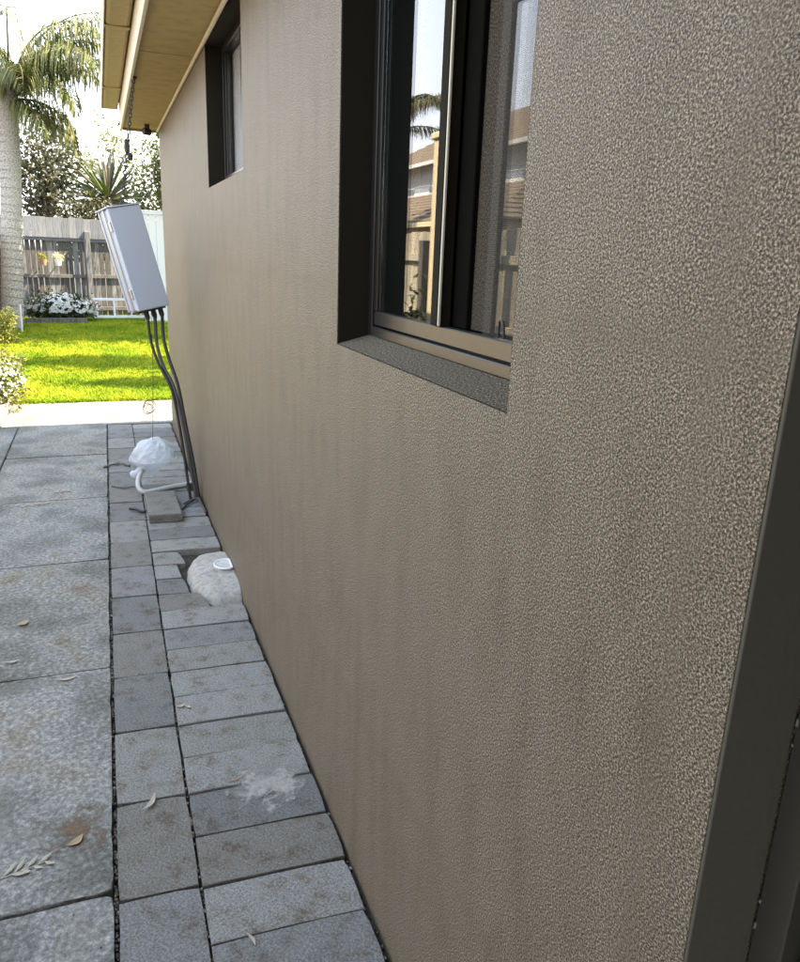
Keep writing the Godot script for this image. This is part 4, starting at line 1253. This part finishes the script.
func bag_mesh() -> MeshInstance3D:
	var f := noise(4.5, 3, 71)
	var ridge := noise(8.0, 2, 72)
	ridge.fractal_type = FastNoiseLite.FRACTAL_RIDGED
	var mb := MB.new()
	var rows := 34; var cols := 52
	var pts := []
	for i in rows + 1:
		var ph := PI * i / rows
		var row := []
		for j in cols:
			var th := TAU * j / cols
			var d := Vector3(sin(ph) * cos(th), cos(ph), sin(ph) * sin(th))
			var r := 1.0 + 0.20 * f.get_noise_3dv(d * 0.22 + Vector3(3, 1, 2)) + 0.07 * (ridge.get_noise_3dv(d * 0.12) - 0.2)
			var p := d * r
			var y := p.y
			var taper := 1.0 if y > -0.1 else lerpf(1.0, 0.22, clampf((-y - 0.1) / 0.85, 0, 1))
			row.append(Vector3(p.x * 0.135 * taper, 0.125 + y * 0.13, p.z * 0.115 * taper) + Vector3(0.03 if y > 0 else 0.0, 0, 0) * y)
		pts.append(row)
	for i in rows:
		for j in cols:
			var k := (j + 1) % cols
			var o: Vector3 = pts[i][j] - Vector3(0, 0.12, 0)
			mb.flat(pts[i][j], pts[i + 1][j], pts[i + 1][k], o)
			mb.flat(pts[i][j], pts[i + 1][k], pts[i][k], o)
	var o2 := MeshInstance3D.new()
	o2.name = "film"
	o2.mesh = mb.mesh()
	o2.material_override = M.bag
	return o2


# ---------------------------------------------------------------- small things on the ground
func build_small() -> void:
	var bl := MB.new()
	bl.slab([Vector3(-0.093, 0, 0.235), Vector3(0.093, 0, 0.245), Vector3(0.09, 0, -0.23), Vector3(-0.097, 0, -0.235)], 0.002, 0.052, 0.005)
	tag(part(self, "loose_paver", bl, M.paver[5], Vector3(0.268, 0, -4.70)), "loose grey paver lying on top of the path beside the conduit", "paver")

	# lump of cement cast against the wall
	var c := MB.new()
	var f := noise(5.0, 4, 91)
	var g := []
	var cen := Vector2(0.478, -3.615)
	for i in 22:
		var t := i / 21.0
		var row := []
		for j in 64:
			var a := TAU * j / 64.0
			var edge := 0.288 * (1.0 + 0.05 * f.get_noise_2d(cos(a) * 0.5 + 4, sin(a) * 0.5))
			var rad := edge * t
			var x := cen.x + signf(cos(a)) * pow(absf(cos(a)), 0.85) * rad * 0.60; var z := cen.y + signf(sin(a)) * pow(absf(sin(a)), 0.85) * rad * 1.08
			var y := 0.034 * pow(maxf(0.0, 1.0 - pow(t, 3.2)), 0.7) - 0.034 * pow(t, 12.0) + 0.016 * f.get_noise_2d(x * 0.9, z * 0.9) * (1.0 - t * 0.6)
			y -= 0.010 * exp(-pow((z + 3.55) / 0.035, 2.0)) * (1.0 - t)
			row.append(Vector3(minf(x, WX - 0.0015), y, z))
		g.append(row)
	c.grid(g, null, true)
	tag(part(self, "cement_footing", c, M.cement), "rounded lump of pale cement cast against the foot of the wall", "footing")
	var gr := thing("drain_grate", "small white plastic grate set in the cement lump", "grate", Vector3(0.492, 0.042, -3.63))
	var rg := MB.new()
	var el := []
	for k in 25: el.append(Vector3(-0.055 * cos(TAU * k / 24.0), 0, 0.062 * sin(TAU * k / 24.0)))
	for k in 25: el[k].x = minf(el[k].x, 0.026)
	rg.tube(el, 0.006, 6, false)
	part(gr, "rim", rg, M.white)
	for k in 7:
		var z := -0.048 + 0.016 * k
		var half := 0.052 * sqrt(maxf(0.0, 1.0 - pow(z / 0.062, 2)))
		bar(gr, "slat", Vector3(-half, -0.006, z - 0.0035), Vector3(minf(half, 0.025), 0.003, z + 0.0035), M.white, 0.001)

	stain("cement_smear", "pale dried cement smear across two pavers near the wall", "smear", Vector2(0.24, -2.095), 0.27, [lin(0.30, 0.29, 0.265), lin(0.46, 0.445, 0.41)], 97, 0.0036, 0.85, 0.16)
	stain("rust_stain", "brown rusty stain on the nearest concrete slab", "stain", Vector2(-0.30, -2.08), 0.29, [lin(0.13, 0.085, 0.05), lin(0.24, 0.165, 0.105)], 55, 0.0056, 0.75, 0.42)

	# fallen leaves
	var L := [
		[Vector3(-0.406, 0.006, -3.292), 0.055, 0.035, 0.6, "dryleaf", "curled tan dry leaf in the middle of the concrete slab"],
		[Vector3(-0.415, 0.006, -2.965), 0.05, 0.016, 0.1, "paleleaf", "small pale leaf below the tan leaf at left edge"],
		[Vector3(-0.215, 0.006, -2.776), 0.075, 0.015, 0.05, "paleleaf", "pale narrow leaf lying just past the slab joint"],
		[Vector3(0.03, 0.004, -1.99), 0.075, 0.016, 1.05, "paleleaf", "long pale gum leaf lying on the dark paver"],
		[Vector3(-0.165, 0.006, -1.89), 0.05, 0.024, 0.7, "dryleaf", "thin see-through brown leaf on the nearest slab"],
		[Vector3(0.225, 0.004, -1.43), 0.05, 0.008, 1.9, "paleleaf", "thin curved pale leaf on the nearest paver"],
		[Vector3(0.165, 0.004, -2.47), 0.035, 0.016, 0.3, "paleleaf", "small white fleck of leaf beside the paver joint, left half"],
		[Vector3(0.185, 0.004, -2.455), 0.035, 0.014, 2.2, "paleleaf", "small white fleck of leaf beside the paver joint, right half"],
		[Vector3(0.28, 0.004, -2.02), 0.06, 0.006, 0.15, "dryleaf", "thin dry stalk at the left rim of the cement smear"]]
	for q in L:
		var mb := MB.new()
		var d := Vector3(cos(q[3]), 0, -sin(q[3])); var sd := Vector3(-d.z, 0, d.x)
		var n := 6
		var gg := []
		for i in n + 1:
			var t := i / float(n)
			var wv: float = q[2] * 0.5 * sin(PI * clampf(t, 0.03, 0.97))
			var mid: Vector3 = d * q[1] * (t - 0.5) + Vector3.UP * (0.006 * pow(2 * t - 1, 2)) + sd * 0.12 * q[1] * sin(PI * t)
			gg.append([mid - sd * wv + Vector3.UP * wv * 0.35, mid, mid + sd * wv + Vector3.UP * wv * 0.35])
		mb.grid(gg)
		tag(part(self, "fallen_leaf", mb, M[q[4]], q[0]), q[5], "leaf", "fallen leaves on the path")
	# sprig of narrow leaves at the lower left
	sprig("leaf_sprig", Vector3(-0.285, 0.005, -1.825), 0.11, 0.25, 8, M.paleleaf, "dry sprig of narrow leaves on the slab at lower left", 5)
	sprig("leaf_sprig", Vector3(-0.50, 0.005, -4.97), 0.20, 0.12, 7, M.paleleaf, "pale dry sprig lying on the slab level with the loose paver", 6)
	sprig("leaf_sprig", Vector3(-0.33, 0.005, -5.22), 0.10, 0.4, 5, M.paleleaf, "small pale sprig on the slab level with the bag", 8)
	var tw := [[[Vector3(-0.07, 0.008, -5.76), Vector3(0.03, 0.012, -5.84), Vector3(0.11, 0.012, -5.76)], 0.009, M.bark, "rough twig across the joint left of the bag"],
		[[Vector3(-0.02, 0.007, -5.27), Vector3(0.06, 0.01, -5.20), Vector3(0.13, 0.02, -5.19)], 0.006, M.bark, "thin twig lying left of the conduit bend"]]
	for q in tw:
		var mb := MB.new()
		var ps := smooth(q[0], 5)
		var rd := []
		for k in ps.size(): rd.append(q[1] * rng.randf_range(0.6, 1.2))
		mb.tube(ps, rd, 6)
		mb.tube([ps[4], ps[4] + Vector3(0.03, 0.006, 0.04)], [q[1] * 0.6, q[1] * 0.3], 5)
		tag(part(self, "twig", mb, q[2]), q[3], "twig", "twigs on the pavers")
	var scrap := [
		[[Vector3(0.075, 0.010, -4.74), Vector3(0.11, 0.016, -4.70), Vector3(0.14, 0.012, -4.66), Vector3(0.165, 0.012, -4.66)], 0.009, "black cable offcut left of the loose paver"],
		[[Vector3(0.38, 0.010, -4.66), Vector3(0.42, 0.016, -4.74), Vector3(0.47, 0.02, -4.80), Vector3(0.50, 0.02, -4.86)], 0.006, "black wire between the loose paver and the cables"],
		[[Vector3(0.40, 0.010, -4.76), Vector3(0.45, 0.02, -4.80), Vector3(0.505, 0.03, -4.78)], 0.006, "short black wire crossing at the foot of the cables"],
		[[Vector3(0.49, 0.03, -4.80), Vector3(0.50, 0.02, -4.68), Vector3(0.508, 0.01, -4.56)], 0.007, "grey wire end trailing along the wall base"],
		[[Vector3(0.26, 0.008, -5.03), Vector3(0.29, 0.012, -5.00), Vector3(0.30, 0.012, -4.96)], 0.005, "thin dark wire bit between conduit and loose paver"]]
	for q in scrap:
		var mb := MB.new()
		mb.tube(smooth(q[0], 5), q[1], 6)
		tag(part(self, "wire_scrap", mb, M.rubber if q[2].begins_with("black") else M.rubber_grey), q[2], "wire", "wire scraps at the foot of the cables")

# a thin residue with a ragged, broken edge lying on the paving
func stain(called: String, label: String, category: String, corner: Vector2, size: float, cols: Array, sd: int, y: float, most: float, threshold: float) -> void:
	var im := Image.create(192, 192, false, Image.FORMAT_RGBA8)
	var big := noise(0.016, 5, sd)
	big.fractal_gain = 0.62
	var fine := gritty(0.06, 4, sd + 1, 0.85)
	for j in 192:
		for i in 192:
			var d := Vector2(i - 95.5, j - 95.5).length() / 96.0
			var a := (1.0 - d) + 0.75 * big.get_noise_2d(i, j) + 0.35 * fine.get_noise_2d(i, j) - threshold
			var c: Color = cols[0].lerp(cols[1], clampf(0.5 + fine.get_noise_2d(i + 300, j), 0, 1))
			c.a = clampf(a * 1.9, 0.0, 1.0) * most * (0.0 if d > 0.97 else 1.0)
			im.set_pixel(i, j, c)
	var m := mat(Color(1, 1, 1), 0.95)
	m.transparency = BaseMaterial3D.TRANSPARENCY_ALPHA
	m.albedo_texture = ImageTexture.create_from_image(im)
	m.uv1_triplanar = true
	m.uv1_world_triplanar = true
	m.uv1_scale = Vector3.ONE / size
	m.uv1_offset = Vector3(-corner.x / size, 0, -corner.y / size)
	var mb := MB.new()
	mb.quad(Vector3(corner.x, y, corner.y), Vector3(corner.x + size, y, corner.y), Vector3(corner.x + size, y, corner.y + size), Vector3(corner.x, y, corner.y + size), Vector3.UP)
	tag(part(self, called, mb, m), label, category)

func sprig(called: String, at: Vector3, length: float, turn: float, count: int, m: Material, label: String, seed_: int) -> void:
	var r := RandomNumberGenerator.new()
	r.seed = seed_
	var t := thing(called, label, "sprig", at, "dry sprigs on the path")
	t.rotation.y = turn
	var mb := MB.new()
	mb.tube([Vector3(-length / 2, 0, 0), Vector3(0, 0.003, 0.006), Vector3(length / 2, 0.001, 0)], 0.0016, 5)
	part(t, "stem", mb, m)
	for i in count:
		var x := -length / 2 + length * (i + 0.5) / count
		var a := r.randf_range(0.35, 0.9) * (1 if i % 2 else -1)
		var lf := MB.new()
		var d := Vector3(cos(a), 0.05, sin(a))
		lf.leaf(Vector3(x, 0.003, 0), d.normalized(), Vector3(-sin(a), 0, cos(a)), r.randf_range(0.03, 0.055), 0.012)
		part(t, "leaf", lf, m)
